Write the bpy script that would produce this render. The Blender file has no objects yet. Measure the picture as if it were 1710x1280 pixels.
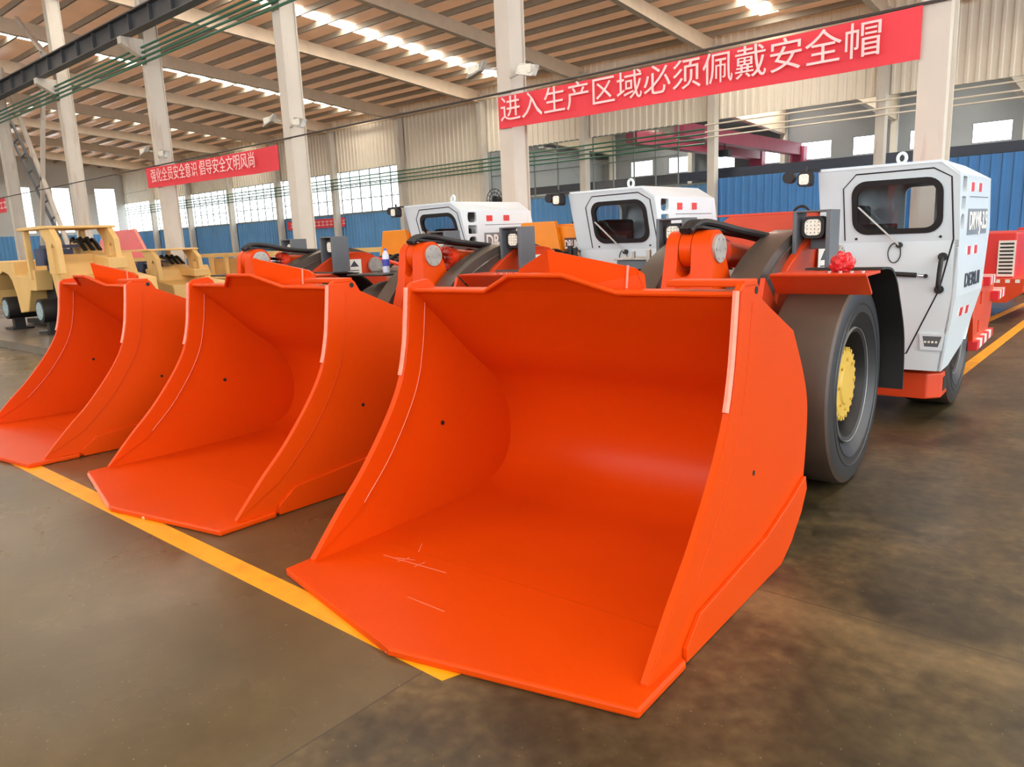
import bpy, bmesh, math, random
from mathutils import Vector, Matrix
from mathutils.geometry import tessellate_polygon
random.seed(7)
SC = bpy.context.scene
COL = SC.collection
PI = math.pi

# ------------------------------------------------------------------ camera, sky, exposure
cam_d = bpy.data.cameras.new('camera'); cam = bpy.data.objects.new('camera', cam_d); COL.objects.link(cam)
cam_d.sensor_width = 36.0; cam_d.lens = 1240.56 / 1710 * 36.0
cam_d.clip_start = 0.05; cam_d.clip_end = 400
RT = Vector((0.759147, 0.649552, -0.042170)); DN = Vector((0.093524, -0.172958, -0.980479)); FW = Vector((-0.644166, 0.740383, -0.192049))
cam.matrix_world = Matrix(((RT.x, -DN.x, -FW.x, 0), (RT.y, -DN.y, -FW.y, 0), (RT.z, -DN.z, -FW.z, 1.575), (0, 0, 0, 1)))
SC.camera = cam
world = bpy.data.worlds.new('overcast_sky'); SC.world = world; world.use_nodes = True
bg = world.node_tree.nodes['Background']; bg.inputs[0].default_value = (0.93, 0.97, 1.0, 1); bg.inputs[1].default_value = 4.0
SC.view_settings.view_transform = 'Standard'; SC.view_settings.look = 'None'
SC.view_settings.gamma = 1.0; SC.view_settings.use_curve_mapping = False
SC.view_settings.exposure = 0.34
SKYLIGHT = 18.0
SC.cycles.use_denoising = True
SC.cycles.max_bounces = 8; SC.cycles.diffuse_bounces = 5; SC.cycles.glossy_bounces = 4
SC.cycles.transparent_max_bounces = 12; SC.cycles.sample_clamp_indirect = 6.0
SC.cycles.caustics_reflective = False; SC.cycles.caustics_refractive = False

# ------------------------------------------------------------------ materials
def srgb(r, g, b):
    f = lambda c: (c / 255 / 12.92) if c <= 10 else ((c / 255 + 0.055) / 1.055) ** 2.4
    return (f(r), f(g), f(b))
MATS = {}
def mat(name, col, rough=0.5, metal=0.0, var=0.08, scale=3.0, bump=0.0, emit=0.0, spec=0.5, coat=0.0, rvar=0.0):
    if name in MATS: return MATS[name]
    m = bpy.data.materials.new(name); m.use_nodes = True; nt = m.node_tree
    p = nt.nodes['Principled BSDF']
    p.inputs['Roughness'].default_value = rough; p.inputs['Metallic'].default_value = metal
    p.inputs['Specular IOR Level'].default_value = spec; p.inputs['Coat Weight'].default_value = coat
    p.inputs['Coat Roughness'].default_value = 0.12
    c = srgb(*col)
    tc = nt.nodes.new('ShaderNodeTexCoord'); n = nt.nodes.new('ShaderNodeTexNoise')
    n.inputs['Scale'].default_value = scale; n.inputs['Detail'].default_value = 5
    nt.links.new(tc.outputs['Object'], n.inputs['Vector'])
    r = nt.nodes.new('ShaderNodeValToRGB')
    r.color_ramp.elements[0].position = 0.3; r.color_ramp.elements[1].position = 0.7
    r.color_ramp.elements[0].color = tuple(max(0, x * (1 - var)) for x in c) + (1,)
    r.color_ramp.elements[1].color = tuple(min(1, x * (1 + var)) for x in c) + (1,)
    nt.links.new(n.outputs['Fac'], r.inputs['Fac']); nt.links.new(r.outputs['Color'], p.inputs['Base Color'])
    if rvar:
        mr = nt.nodes.new('ShaderNodeMapRange'); mr.inputs['To Min'].default_value = max(0.03, rough - rvar); mr.inputs['To Max'].default_value = rough + rvar
        nt.links.new(n.outputs['Fac'], mr.inputs['Value']); nt.links.new(mr.outputs['Result'], p.inputs['Roughness'])
    if bump:
        b = nt.nodes.new('ShaderNodeBump'); b.inputs['Strength'].default_value = bump; b.inputs['Distance'].default_value = 0.01
        nt.links.new(n.outputs['Fac'], b.inputs['Height']); nt.links.new(b.outputs['Normal'], p.inputs['Normal'])
    if emit:
        p.inputs['Emission Color'].default_value = c + (1,); p.inputs['Emission Strength'].default_value = emit
    MATS[name] = m
    return m
M_ORANGE = mat('orange_paint', (208, 68, 6), 0.36, var=0.05, scale=1.2, coat=0.0, spec=0.17)
M_ORANGE2 = mat('orange_frame_paint', (208, 66, 24), 0.4, var=0.06, scale=2)
M_WORN_GLINT = mat('worn_primer_edge_glint', (232, 140, 116), 0.5, var=0.12, scale=25)  # worn primer tone, also paints the reflection on bucket plate edges
M_REDEYE = mat('red_flange', (226, 62, 30), 0.35)
M_WHITE = mat('white_cab_paint', (212, 225, 232), 0.32, var=0.02, coat=0.2)
M_BLACK = mat('black_rubber', (26, 26, 28), 0.55, var=0.15)
M_BOOM = mat('charcoal_boom_paint', (76, 68, 62), 0.3, var=0.12, scale=3, coat=.3)
M_TYRE = mat('dusty_tread', (70, 56, 46), 0.5, var=0.14, scale=5, bump=0.12)
M_SIDEW = mat('sidewall_rubber', (34, 36, 39), 0.42, var=0.12, scale=6)
M_STEEL = mat('bare_steel', (172, 172, 168), 0.4, metal=0.35, var=0.15, scale=12)
M_CHROME = mat('chrome', (200, 200, 205), 0.12, metal=1.0)
M_YHUB = mat('yellow_hub_paint', (206, 172, 72), 0.45)
M_GREYBOX = mat('grey_bracket_paint', (92, 98, 104), 0.4, var=0.08)
M_AMBER = mat('amber_hood_paint', (236, 140, 12), 0.4)
M_REDTAPE = mat('red_reflective_tape', (206, 40, 48), 0.4)
M_WTAPE = mat('white_reflective_tape', (232, 228, 222), 0.4)
M_PLATE = mat('grey_name_plate', (120, 128, 136), 0.4)
M_DPLATE = mat('maroon_name_plate', (84, 34, 34), 0.4)
M_TEXTW = mat('white_lettering', (240, 240, 238), 0.5)
M_TEXTD = mat('dark_lettering', (48, 52, 66), 0.5)
M_LENS = mat('lamp_lens', (236, 236, 222), 0.25, var=0.2, scale=60)
M_LABEL = mat('paper_label', (226, 224, 216), 0.5)
M_DARK = mat('dark_recess', (22, 20, 20), 0.7)
M_YELLOW = mat('ochre_machine_paint', (222, 184, 116), 0.5, var=0.06)
M_BANNER = mat('red_banner_cloth', (226, 66, 78), 0.75, var=0.05, scale=1.5)
M_BANTXT = mat('banner_lettering', (250, 214, 214), 0.7)
M_COLUMN = mat('column_paint', (205, 199, 188), 0.5, var=0.06, scale=1.2)
def add_rust(m):
    nt = m.node_tree; N = nt.nodes.new; L = nt.links.new; p = nt.nodes['Principled BSDF']; src = p.inputs['Base Color'].links[0].from_socket
    g = N('ShaderNodeNewGeometry'); mp = N('ShaderNodeMapping'); mp.inputs['Scale'].default_value = (5, 5, .7); L(g.outputs['Position'], mp.inputs[0])
    n = N('ShaderNodeTexNoise'); n.inputs['Scale'].default_value = 1.0; n.inputs['Detail'].default_value = 6; L(mp.outputs[0], n.inputs['Vector'])
    r = N('ShaderNodeValToRGB'); r.color_ramp.elements[0].position = .58; r.color_ramp.elements[1].position = .78; r.color_ramp.elements[1].color = (.55, .55, .55, 1); L(n.outputs['Fac'], r.inputs[0])
    x = N('ShaderNodeMix'); x.data_type = 'RGBA'; L(r.outputs[0], x.inputs[0]); L(src, x.inputs[6]); x.inputs[7].default_value = (*srgb(150, 104, 78), 1); L(x.outputs[2], p.inputs['Base Color'])
add_rust(M_COLUMN)
M_RUST = mat('rust_stain', (168, 120, 92), 0.7, var=0.2, scale=8)
M_RAFTER = mat('rafter_paint', (206, 190, 168), 0.55, var=0.06)
M_PURLIN = mat('purlin_steel', (150, 142, 128), 0.5, var=0.08)
M_ROOF = mat('roof_sheet', (232, 180, 138), 0.3, var=0.12, scale=0.8)
def add_roof_glow(m):
    nt = m.node_tree; t = nt.nodes.new('ShaderNodeBsdfTranslucent'); t.inputs[0].default_value = (.92, .50, .27, 1); x = nt.nodes.new('ShaderNodeMixShader'); x.inputs[0].default_value = .055
    o = nt.nodes['Material Output']; nt.links.new(nt.nodes['Principled BSDF'].outputs[0], x.inputs[1]); nt.links.new(t.outputs[0], x.inputs[2]); nt.links.new(x.outputs[0], o.inputs[0])
add_roof_glow(M_ROOF)   # translucency added to brighten the ceiling, standing in for bounced light
M_BLUE = mat('blue_wall_sheet', (92, 152, 206), 0.45, var=0.12, scale=0.5)
M_BLUE2 = mat('blue_partition_sheet', (66, 128, 190), 0.45, var=0.1, scale=0.6)
M_CLAD = mat('white_wall_cladding', (238, 230, 214), 0.5, var=0.05, scale=0.4)
M_GCLAD = mat('grey_wall_cladding', (196, 198, 196), 0.55, var=0.06, scale=0.4)
M_DHALL = mat('next_hall_wall', (140, 144, 148), 0.6, var=0.1, scale=0.3)
M_DBEAM = mat('dark_girder_paint', (52, 56, 68), 0.5)
M_CRANEB = mat('runway_beam_steel', (74, 76, 80), 0.5, var=0.15)
M_PIPE = mat('green_pipe_paint', (62, 112, 88), 0.4)
M_MAG = mat('magenta_crane_paint', (170, 66, 92), 0.5)
M_MULL = mat('window_mullion', (120, 130, 128), 0.5)
M_YLINE = mat('yellow_floor_paint', (232, 160, 12), 0.45, var=0.14, scale=6)
M_CABLE = mat('steel_cable', (62, 58, 56), 0.5)
M_WOOD = mat('pale_wood', (214, 176, 132), 0.7)
M_REDMC = mat('red_machine_paint', (206, 44, 36), 0.4)
M_CRIM = mat('crimson_bucket_paint', (206, 58, 74), 0.4)
def glass_mat(name, tint, gl):
    m = bpy.data.materials.new(name); m.use_nodes = True; nt = m.node_tree
    for n in list(nt.nodes): nt.nodes.remove(n)
    o = nt.nodes.new('ShaderNodeOutputMaterial'); t = nt.nodes.new('ShaderNodeBsdfTransparent'); g = nt.nodes.new('ShaderNodeBsdfGlossy'); x = nt.nodes.new('ShaderNodeMixShader')
    t.inputs[0].default_value = (*tint, 1); g.inputs['Roughness'].default_value = 0.03
    x.inputs[0].default_value = gl; nt.links.new(t.outputs[0], x.inputs[1]); nt.links.new(g.outputs[0], x.inputs[2]); nt.links.new(x.outputs[0], o.inputs[0])
    return m
M_GLASS = glass_mat('window_glass', (0.97, 0.985, 0.985), 0.05)
M_CABGLASS = glass_mat('cab_glass', (0.8, 0.86, 0.88), 0.06)
def sky_sheet(name, col, strength):
    m = bpy.data.materials.new(name); m.use_nodes = True; p = m.node_tree.nodes['Principled BSDF']
    p.inputs['Base Color'].default_value = (0.8, 0.8, 0.75, 1); p.inputs['Emission Color'].default_value = (*col, 1); p.inputs['Emission Strength'].default_value = strength
    return m
M_SKYL = sky_sheet('translucent_roof_sheet', (1.0, 0.93, 0.80), SKYLIGHT)
def floor_mat():
    m = bpy.data.materials.new('concrete_floor'); m.use_nodes = True; nt = m.node_tree; N = nt.nodes.new; L = nt.links.new
    p = nt.nodes['Principled BSDF']
    tc = N('ShaderNodeTexCoord'); sx = N('ShaderNodeSeparateXYZ'); L(tc.outputs['Object'], sx.inputs[0])
    def noise(sc, det=6, dist=0.0):
        n = N('ShaderNodeTexNoise'); n.inputs['Scale'].default_value = sc; n.inputs['Detail'].default_value = det; n.inputs['Distortion'].default_value = dist
        L(tc.outputs['Object'], n.inputs['Vector']); return n.outputs['Fac']
    def ramp(f, a, b, ca, cb):
        r = N('ShaderNodeValToRGB'); r.color_ramp.elements[0].position = a; r.color_ramp.elements[1].position = b
        r.color_ramp.elements[0].color = (*ca, 1); r.color_ramp.elements[1].color = (*cb, 1); L(f, r.inputs[0]); return r.outputs[0]
    def math_(op, a, b=None, c=None):
        n = N('ShaderNodeMath'); n.operation = op
        for i, v in enumerate((a, b, c)):
            if v is None: continue
            if isinstance(v, (int, float)): n.inputs[i].default_value = v
            else: L(v, n.inputs[i])
        return n.outputs[0]
    def mix(f, a, b):
        n = N('ShaderNodeMix'); n.data_type = 'RGBA'
        if isinstance(f, (int, float)): n.inputs[0].default_value = f
        else: L(f, n.inputs[0])
        L(a, n.inputs[6]); L(b, n.inputs[7]); return n.outputs[2]
    polished = ramp(noise(0.9, 6), 0.3, 0.72, srgb(74, 64, 42), srgb(96, 82, 53))
    rough_ = ramp(noise(2.2, 9, 0.8), 0.34, 0.72, srgb(54, 48, 32), srgb(98, 85, 58))
    spots = ramp(noise(3.5, 8, 2.0), 0.52, 0.7, (0, 0, 0), (1, 1, 1))
    rough2 = mix(math_('MULTIPLY', spots, 0.35), rough_, ramp(noise(8), 0.3, 0.7, srgb(96, 74, 52), srgb(112, 97, 68)))
    # slab seam: right of x = -1.94 the concrete is rougher
    side = math_('GREATER_THAN', sx.outputs[0], -1.94)
    grit = ramp(noise(16, 10), 0.3, 0.7, (.62, .62, .60), (1.3, 1.3, 1.3))
    mg = N('ShaderNodeMix'); mg.data_type = 'RGBA'; mg.blend_type = 'MULTIPLY'; mg.inputs[0].default_value = 1.0; L(rough2, mg.inputs[6]); L(grit, mg.inputs[7])
    patch = ramp(noise(1.0, 5), 0.46, 0.60, (.72, .74, .72), (1.15, 1.12, 1.05))
    mp = N('ShaderNodeMix'); mp.data_type = 'RGBA'; mp.blend_type = 'MULTIPLY'; mp.inputs[0].default_value = 1.0; L(mg.outputs[2], mp.inputs[6]); L(patch, mp.inputs[7])
    grit2 = ramp(noise(7, 9), 0.3, 0.7, (.9, .9, .9), (1.08, 1.08, 1.08))
    mq = N('ShaderNodeMix'); mq.data_type = 'RGBA'; mq.blend_type = 'MULTIPLY'; mq.inputs[0].default_value = 1.0; L(polished, mq.inputs[6]); L(grit2, mq.inputs[7])
    col = mix(side, mq.outputs[2], mp.outputs[2])
    # pale band along the y = 3 joint on the right slab
    band = math_('SUBTRACT', 1.0, math_('MULTIPLY', math_('ABSOLUTE', math_('SUBTRACT', sx.outputs[1], 2.9)), 5.0))
    band = math_('MULTIPLY', math_('MULTIPLY', math_('MAXIMUM', band, 0.0), side), math_('MULTIPLY', noise(2.2, 6, 1.0), 1.1))
    col = mix(band, col, ramp(noise(20), 0.3, 0.7, srgb(140, 122, 84), srgb(108, 95, 66)))
    # saw cut joints
    def joint(axis, off, period, w):
        a = math_('ADD', sx.outputs[axis], -off + 600 * period); a = math_('MODULO', a, period)
        a = math_('MINIMUM', a, math_('SUBTRACT', period, a)); return math_('LESS_THAN', a, w)
    j = math_('MAXIMUM', joint(0, -1.94, 2.86, 0.0035), joint(1, 3.0, 4.4, 0.003))
    dark = N('ShaderNodeRGB'); dark.outputs[0].default_value = (*srgb(48, 42, 36), 1)
    col = mix(math_('MULTIPLY', j, 0.8), col, dark.outputs[0])
    # fine speckle
    sp = math_('MULTIPLY', math_('GREATER_THAN', noise(60, 2), 0.72), 0.3)
    lite = N('ShaderNodeRGB'); lite.outputs[0].default_value = (*srgb(170, 158, 136), 1)
    col = mix(sp, col, lite.outputs[0])
    L(col, p.inputs['Base Color'])
    mr = N('ShaderNodeMapRange'); mr.inputs['To Min'].default_value = 0.14; mr.inputs['To Max'].default_value = 0.42; L(noise(1.1, 4), mr.inputs['Value'])
    L(math_('ADD', mr.outputs[0], math_('MULTIPLY', side, 0.12)), p.inputs['Roughness'])
    b = N('ShaderNodeBump'); b.inputs['Strength'].default_value = 0.10; b.inputs['Distance'].default_value = 0.003; L(noise(22, 6), b.inputs['Height']); L(b.outputs[0], p.inputs['Normal'])
    return m
M_FLOOR = floor_mat()

# ------------------------------------------------------------------ mesh helpers
class MB:
    def __init__(s): s.v = []; s.f = []
    def add(s, vs, fs):
        o = len(s.v); s.v += [Vector(v) for v in vs]; s.f += [tuple(i + o for i in f) for f in fs]; return s
    def box(s, x0, x1, y0, y1, z0, z1):
        return s.add([(x0, y0, z0), (x1, y0, z0), (x1, y1, z0), (x0, y1, z0), (x0, y0, z1), (x1, y0, z1), (x1, y1, z1), (x0, y1, z1)],
                     [(0, 3, 2, 1), (4, 5, 6, 7), (0, 1, 5, 4), (1, 2, 6, 5), (2, 3, 7, 6), (3, 0, 4, 7)])
    def cyl(s, a, b, r, r2=None, n=20, cap=True):
        a = Vector(a); b = Vector(b); d = (b - a).normalized(); r2 = r if r2 is None else r2
        u = d.orthogonal().normalized(); w = d.cross(u)
        vs = [a + (u * math.cos(2 * PI * i / n) + w * math.sin(2 * PI * i / n)) * r for i in range(n)] + [b + (u * math.cos(2 * PI * i / n) + w * math.sin(2 * PI * i / n)) * r2 for i in range(n)]
        fs = [(i, (i + 1) % n, n + (i + 1) % n, n + i) for i in range(n)]
        if cap: fs += [tuple(range(n - 1, -1, -1)), tuple(range(n, 2 * n))]
        return s.add(vs, fs)
    def beam(s, a, b, w, h):
        a = Vector(a); b = Vector(b); d = (b - a).normalized(); up = Vector((0, 0, 1)) if abs(d.z) < 0.95 else Vector((0, 1, 0))
        u = d.cross(up).normalized() * (w / 2); v = u.cross(d).normalized() * (h / 2)
        vs = [p + q for p in (a, b) for q in (-u - v, u - v, u + v, -u + v)]
        return s.add(vs, [(3, 2, 1, 0), (4, 5, 6, 7), (0, 1, 5, 4), (1, 2, 6, 5), (2, 3, 7, 6), (3, 0, 4, 7)])
    def tube(s, pts, r, n=10, closed=False):
        P = [Vector(p) for p in pts]; m = len(P); vs = []; u = None
        for i, p in enumerate(P):
            if closed: d = P[(i + 1) % m] - P[i - 1]
            else: d = P[min(i + 1, m - 1)] - P[max(i - 1, 0)]
            d.normalize()
            u = d.orthogonal().normalized() if u is None else (u - d * u.dot(d)).normalized()
            w = d.cross(u); vs += [p + (u * math.cos(2 * PI * k / n) + w * math.sin(2 * PI * k / n)) * r for k in range(n)]
        fs = []
        for i in range(m if closed else m - 1):
            j = (i + 1) % m
            fs += [(i * n + k, i * n + (k + 1) % n, j * n + (k + 1) % n, j * n + k) for k in range(n)]
        if not closed: fs += [tuple(range(n - 1, -1, -1)), tuple(range((m - 1) * n, m * n))]
        return s.add(vs, fs)
    def plate(s, loops, t0, t1, mapf):
        """polygon with holes in (a,b), extruded t0..t1; mapf(a,b,t)->xyz"""
        L = [[Vector((a, b, 0)) for a, b in lp] for lp in loops]
        flat = [p for lp in L for p in lp]; n = len(flat)
        tris = tessellate_polygon(L)
        vs = [mapf(p.x, p.y, t0) for p in flat] + [mapf(p.x, p.y, t1) for p in flat]
        fs = []
        for t in tris:
            fs.append(tuple(t)); fs.append(tuple(i + n for i in reversed(t)))
        o = 0
        for lp in L:
            k = len(lp)
            for i in range(k):
                j = (i + 1) % k; fs.append((o + i, o + j, n + o + j, n + o + i))
            o += k
        return s.add(vs, fs)
    def lathe(s, prof, axis_o, axis='x', n=40):
        """prof: (t, r) pairs along axis"""
        vs = []
        ox, oy, oz = axis_o
        for t, r in prof:
            for k in range(n):
                c, d = math.cos(2 * PI * k / n) * r, math.sin(2 * PI * k / n) * r
                vs.append((ox + t, oy + c, oz + d) if axis == 'x' else ((ox + c, oy + t, oz + d) if axis == 'y' else (ox + c, oy + d, oz + t)))
        m = len(prof)
        fs = [(i * n + k, i * n + (k + 1) % n, (i + 1) * n + (k + 1) % n, (i + 1) * n + k) for i in range(m - 1) for k in range(n)]
        return s.add(vs, fs)
    def build(s, name, material, parent=None, smooth=False, bevel=0.0, seg=2, angle=35):
        me = bpy.data.meshes.new(name); me.from_pydata([tuple(v) for v in s.v], [], s.f)
        bm = bmesh.new(); bm.from_mesh(me); bmesh.ops.recalc_face_normals(bm, faces=bm.faces); bm.to_mesh(me); bm.free()
        me.materials.append(material)
        o = bpy.data.objects.new(name, me); COL.objects.link(o)
        if parent: o.parent = parent
        if bevel:
            b = o.modifiers.new('bevel', 'BEVEL'); b.width = bevel; b.segments = seg; b.limit_method = 'ANGLE'; b.angle_limit = math.radians(40)
        if smooth:
            me.polygons.foreach_set('use_smooth', [True] * len(me.polygons))
            if hasattr(me, 'set_sharp_from_angle'): me.set_sharp_from_angle(angle=math.radians(angle))
        return o
def thing(name, label, cat, loc=(0, 0, 0), rz=0.0, group=None):
    o = bpy.data.objects.new(name, None); COL.objects.link(o); o.empty_display_size = 0.2
    o.location = loc; o.rotation_euler = (0, 0, rz)
    return tag(o, label, cat, group)
def tag(o, label, cat, group=None):
    o['label'] = label; o['category'] = cat
    if group: o['group'] = group
    return o
def struct(o): o['kind'] = 'structure'; return o
def rrect(x0, x1, y0, y1, r, n=6):
    out = []
    for cx, cy, a0 in ((x1 - r, y1 - r, 0), (x0 + r, y1 - r, 90), (x0 + r, y0 + r, 180), (x1 - r, y0 + r, 270)):
        for i in range(n + 1):
            a = math.radians(a0 + 90 * i / n); out.append((cx + r * math.cos(a), cy + r * math.sin(a)))
    return out
def spline(pts, n=6, closed=False):
    P = [Vector(p) for p in pts]; out = []; m = len(P)
    for i in range(m if closed else m - 1):
        p0 = P[i - 1] if (closed or i > 0) else P[0]; p1 = P[i]; p2 = P[(i + 1) % m]; p3 = P[(i + 2) % m] if (closed or i + 2 < m) else P[m - 1]
        for k in range(n):
            t = k / n
            out.append(0.5 * ((2 * p1) + (p2 - p0) * t + (2 * p0 - 5 * p1 + 4 * p2 - p3) * t * t + (3 * p1 - p0 - 3 * p2 + p3) * t ** 3))
    if not closed: out.append(P[-1])
    return [tuple(p) for p in out]
def text_obj(name, body, size, material, mw, parent=None, ext=0.002, bold=0.0, sx=1.0, align='CENTER', fit=None):
    c = bpy.data.curves.new(name, 'FONT'); c.body = body; c.size = size; c.extrude = ext; c.offset = bold
    c.align_x = align; c.align_y = 'CENTER'; c.resolution_u = 3
    tmp = bpy.data.objects.new('tmp', c); COL.objects.link(tmp)
    dg = bpy.context.evaluated_depsgraph_get(); dg.update()
    me = bpy.data.meshes.new_from_object(tmp.evaluated_get(dg)); bpy.data.objects.remove(tmp)
    if fit and len(me.vertices):
        xs = [v.co.x for v in me.vertices]; w = max(xs) - min(xs); sx = fit / w
        cx = (max(xs) + min(xs)) / 2
        for v in me.vertices: v.co.x -= cx
    for v in me.vertices: v.co.x *= sx
    me.transform(mw); me.materials.clear(); me.materials.append(material); me.name = name
    o = bpy.data.objects.new(name, me); COL.objects.link(o)
    if parent: o.parent = parent
    return o
def frame(o, x, y): # matrix with origin o, x axis, y axis
    x = Vector(x).normalized(); y = Vector(y); z = x.cross(y).normalized(); y = z.cross(x)
    return Matrix(((x.x, y.x, z.x, o[0]), (x.y, y.y, z.y, o[1]), (x.z, y.z, z.z, o[2]), (0, 0, 0, 1)))
def copy_tree(o, parent=None):
    c = o.copy(); COL.objects.link(c)
    if parent: c.parent = parent
    for ch in list(o.children): copy_tree(ch, c)
    return c
YZ = lambda x0: (lambda a, b, t: (x0 + t, a, b))

# ------------------------------------------------------------------ building shell
XL, XR, YF, YB, YN = -67.0, 16.0, -16.0, 28.0, 46.0
def roof_z(y): return 8.75 + 0.075 * (28 - y) if y > 3 else 8.75 + 0.075 * 25 - 0.075 * (3 - y)
struct(MB().box(XL - 3, XR + 6, YF - 6, YN + 2, -0.2, 0).build('floor', M_FLOOR))
def corr(name, m, p0, p1, z0, z1, pitch=0.3, depth=0.045, nrm=(0, -1)):
    """corrugated upright sheet between plan points p0, p1"""
    b = MB(); p0 = Vector(p0); p1 = Vector(p1); L = (p1 - p0).length; d = (p1 - p0) / L; n = Vector(nrm)
    k = max(1, int(round(L / pitch))); pr = []
    for i in range(k):
        t = L * i / k; q = L / k
        for a, h in ((0, 0), (0.55 * q, 0), (0.65 * q, 1), (0.9 * q, 1)): pr.append(p0 + d * (t + a) + n * (h * depth))
    pr.append(p1.copy())
    back = -n * 0.06
    vs = []
    for p in pr: vs += [(p.x, p.y, z0), (p.x, p.y, z1)]
    o = len(pr) * 2
    for p in (p0 + back, p1 + back): vs += [(p.x, p.y, z0), (p.x, p.y, z1)]
    fs = [(2 * i, 2 * i + 2, 2 * i + 3, 2 * i + 1) for i in range(len(pr) - 1)] + [(o, o + 1, o + 3, o + 2), (1, o - 1, o + 3, o + 1), (0, o, o + 2, o - 2), (0, 1, o + 1, o), (o - 2, o + 2, o + 3, o - 1)]
    b.add(vs, fs); return struct(b.build(name, m))
GRID = [-7.4 - 6 * k for k in range(-3, 11)]
# long back wall: blue wainscot, window band, white cladding
corr('wall_back', M_BLUE, (XL, YB), (-13.4, YB), 0, 3.32)
corr('wall_back', M_BLUE2, (-13.4, YB), (XR, YB), 0, 3.5)
corr('wall_back', M_CLAD, (XL, YB), (-31.4, YB), 5.75, 8.8)
corr('wall_back', M_CLAD, (-31.4, YB), (-25.4, YB), 3.32, 8.8)
corr('wall_back', M_CLAD, (-25.4, YB), (XR, YB), 5.7, 8.8)
struct(MB().box(XL, -31.4, YB - 0.05, YB + 0.04, 3.32, 3.4).build('trim_1', M_MULL))
struct(MB().box(-25.4, -13.4, YB - 0.05, YB + 0.04, 3.32, 3.4).build('trim_2', M_MULL))
wn = 0
def window(p0, p1, z0, z1, nx, nz, m=M_MULL, glass=M_GLASS, t=0.05):
    global wn
    wn += 1; p0 = Vector(p0); p1 = Vector(p1); b = MB()
    for i in range(nx + 1):
        p = p0.lerp(p1, i / nx); b.beam((p.x, p.y, z0), (p.x, p.y, z1), t, t)
    for j in range(nz + 1):
        z = z0 + (z1 - z0) * j / nz; b.beam((p0.x, p0.y, z), (p1.x, p1.y, z), t, t)
    o = struct(b.build('window_%d' % wn, m))
    d = (p1 - p0); n = Vector((-d.y, d.x)).normalized() * 0.004; vs = []
    for q in (p0 - n, p1 - n, p1 + n, p0 + n): vs += [(q.x, q.y, z0), (q.x, q.y, z1)]
    MB().add(vs, [(0, 2, 3, 1), (2, 4, 5, 3), (4, 6, 7, 5), (6, 0, 1, 7), (0, 6, 4, 2), (1, 3, 5, 7)]).build('pane', glass, o)
    return o
for x1 in (-31.4, -37.4, -43.4, -49.4, -55.4):
    window((x1 - 5.7, YB), (x1 - 0.3, YB), 3.4, 5.75, 6, 3)
window((-66.6, YB), (-61.7, YB), 3.4, 6.6, 2, 1)
for x1 in (-13.4, -19.4): window((x1 - 5.7, YB), (x1 - 1.6 + (1.3 if x1 < -15 else 0), YB), 3.4, 5.7, 4, 2)
# wall columns
for k, x in enumerate(GRID):
    struct(MB().box(x - 0.15, x + 0.15, YB - 0.42, YB - 0.06, 0, 8.35).build('column', M_COLUMN, bevel=0.01))
# end wall (left)
def wall_left():
    wins = [(19.4, 21.0), (22.5, 23.8), (25.7, 27.3), (14, 16), (9, 11), (4, 6), (-2, 0), (-8, -6)]
    holes = [[(a, 3.5), (b, 3.5), (b, 7.0), (a, 7.0)] for a, b in wins]
    outer = [(YF, 3.3), (YB, 3.3), (YB, 8.8), (3, 10.7), (YF, 9.2)]
    struct(MB().plate([outer] + holes, 0, 0.12, lambda a, b, t: (XL - t, a, b)).build('wall_left', M_GCLAD))
    corr('wall_left', M_BLUE, (XL, YF), (XL, YB), 0, 3.3, nrm=(1, 0))
    for a, b in wins: window((XL - 0.05, a), (XL - 0.05, b), 3.5, 7.0, 1, 1, t=0.04)
wall_left()
# unseen camera-side wall, heights shaped to tune the frontal light
corr('wall_front_unseen', M_CLAD, (XL, YF), (-30, YF), 0, 9.3, nrm=(0, 1))
corr('wall_front_unseen', M_CLAD, (-30, YF), (XR, YF), 0, 3.5, nrm=(0, 1))
# roof
b = MB(); 
for (ya, yb) in ((YF, 3.0), (3.0, YB + 0.3)):
    k = 60
    za, zb = roof_z(ya), roof_z(yb)
    b.add([(XL, ya, za), (XR, ya, za), (XR, yb, zb), (XL, yb, zb)], [(0, 3, 2, 1)])
struct(b.build('ceiling', M_ROOF))
for x in (-58.4, -46.5, -34.1, -23.4, -11.0, 1.0, 13.0):
    for ya, yb in ((4.0, 27.0), (-15.0, 2.0)):  # camera-side strips are unseen, added as overhead light
        struct(MB().add([(x - .33, ya, roof_z(ya) - .02), (x + .33, ya, roof_z(ya) - .02), (x + .33, yb, roof_z(yb) - .02), (x - .33, yb, roof_z(yb) - .02),
                         (x - .33, ya, roof_z(ya) - .01), (x + .33, ya, roof_z(ya) - .01), (x + .33, yb, roof_z(yb) - .01), (x - .33, yb, roof_z(yb) - .01)],
                        [(0, 3, 2, 1), (4, 5, 6, 7), (0, 1, 5, 4), (1, 2, 6, 5), (2, 3, 7, 6), (3, 0, 4, 7)]).build('skylight', M_SKYL))
y = 27.4
while y > -15:
    z = roof_z(y) - 0.03
    struct(MB().box(XL, XR, y - .035, y + .035, z - .20, z).build('purlin', M_PURLIN))
    y -= 1.1
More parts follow.
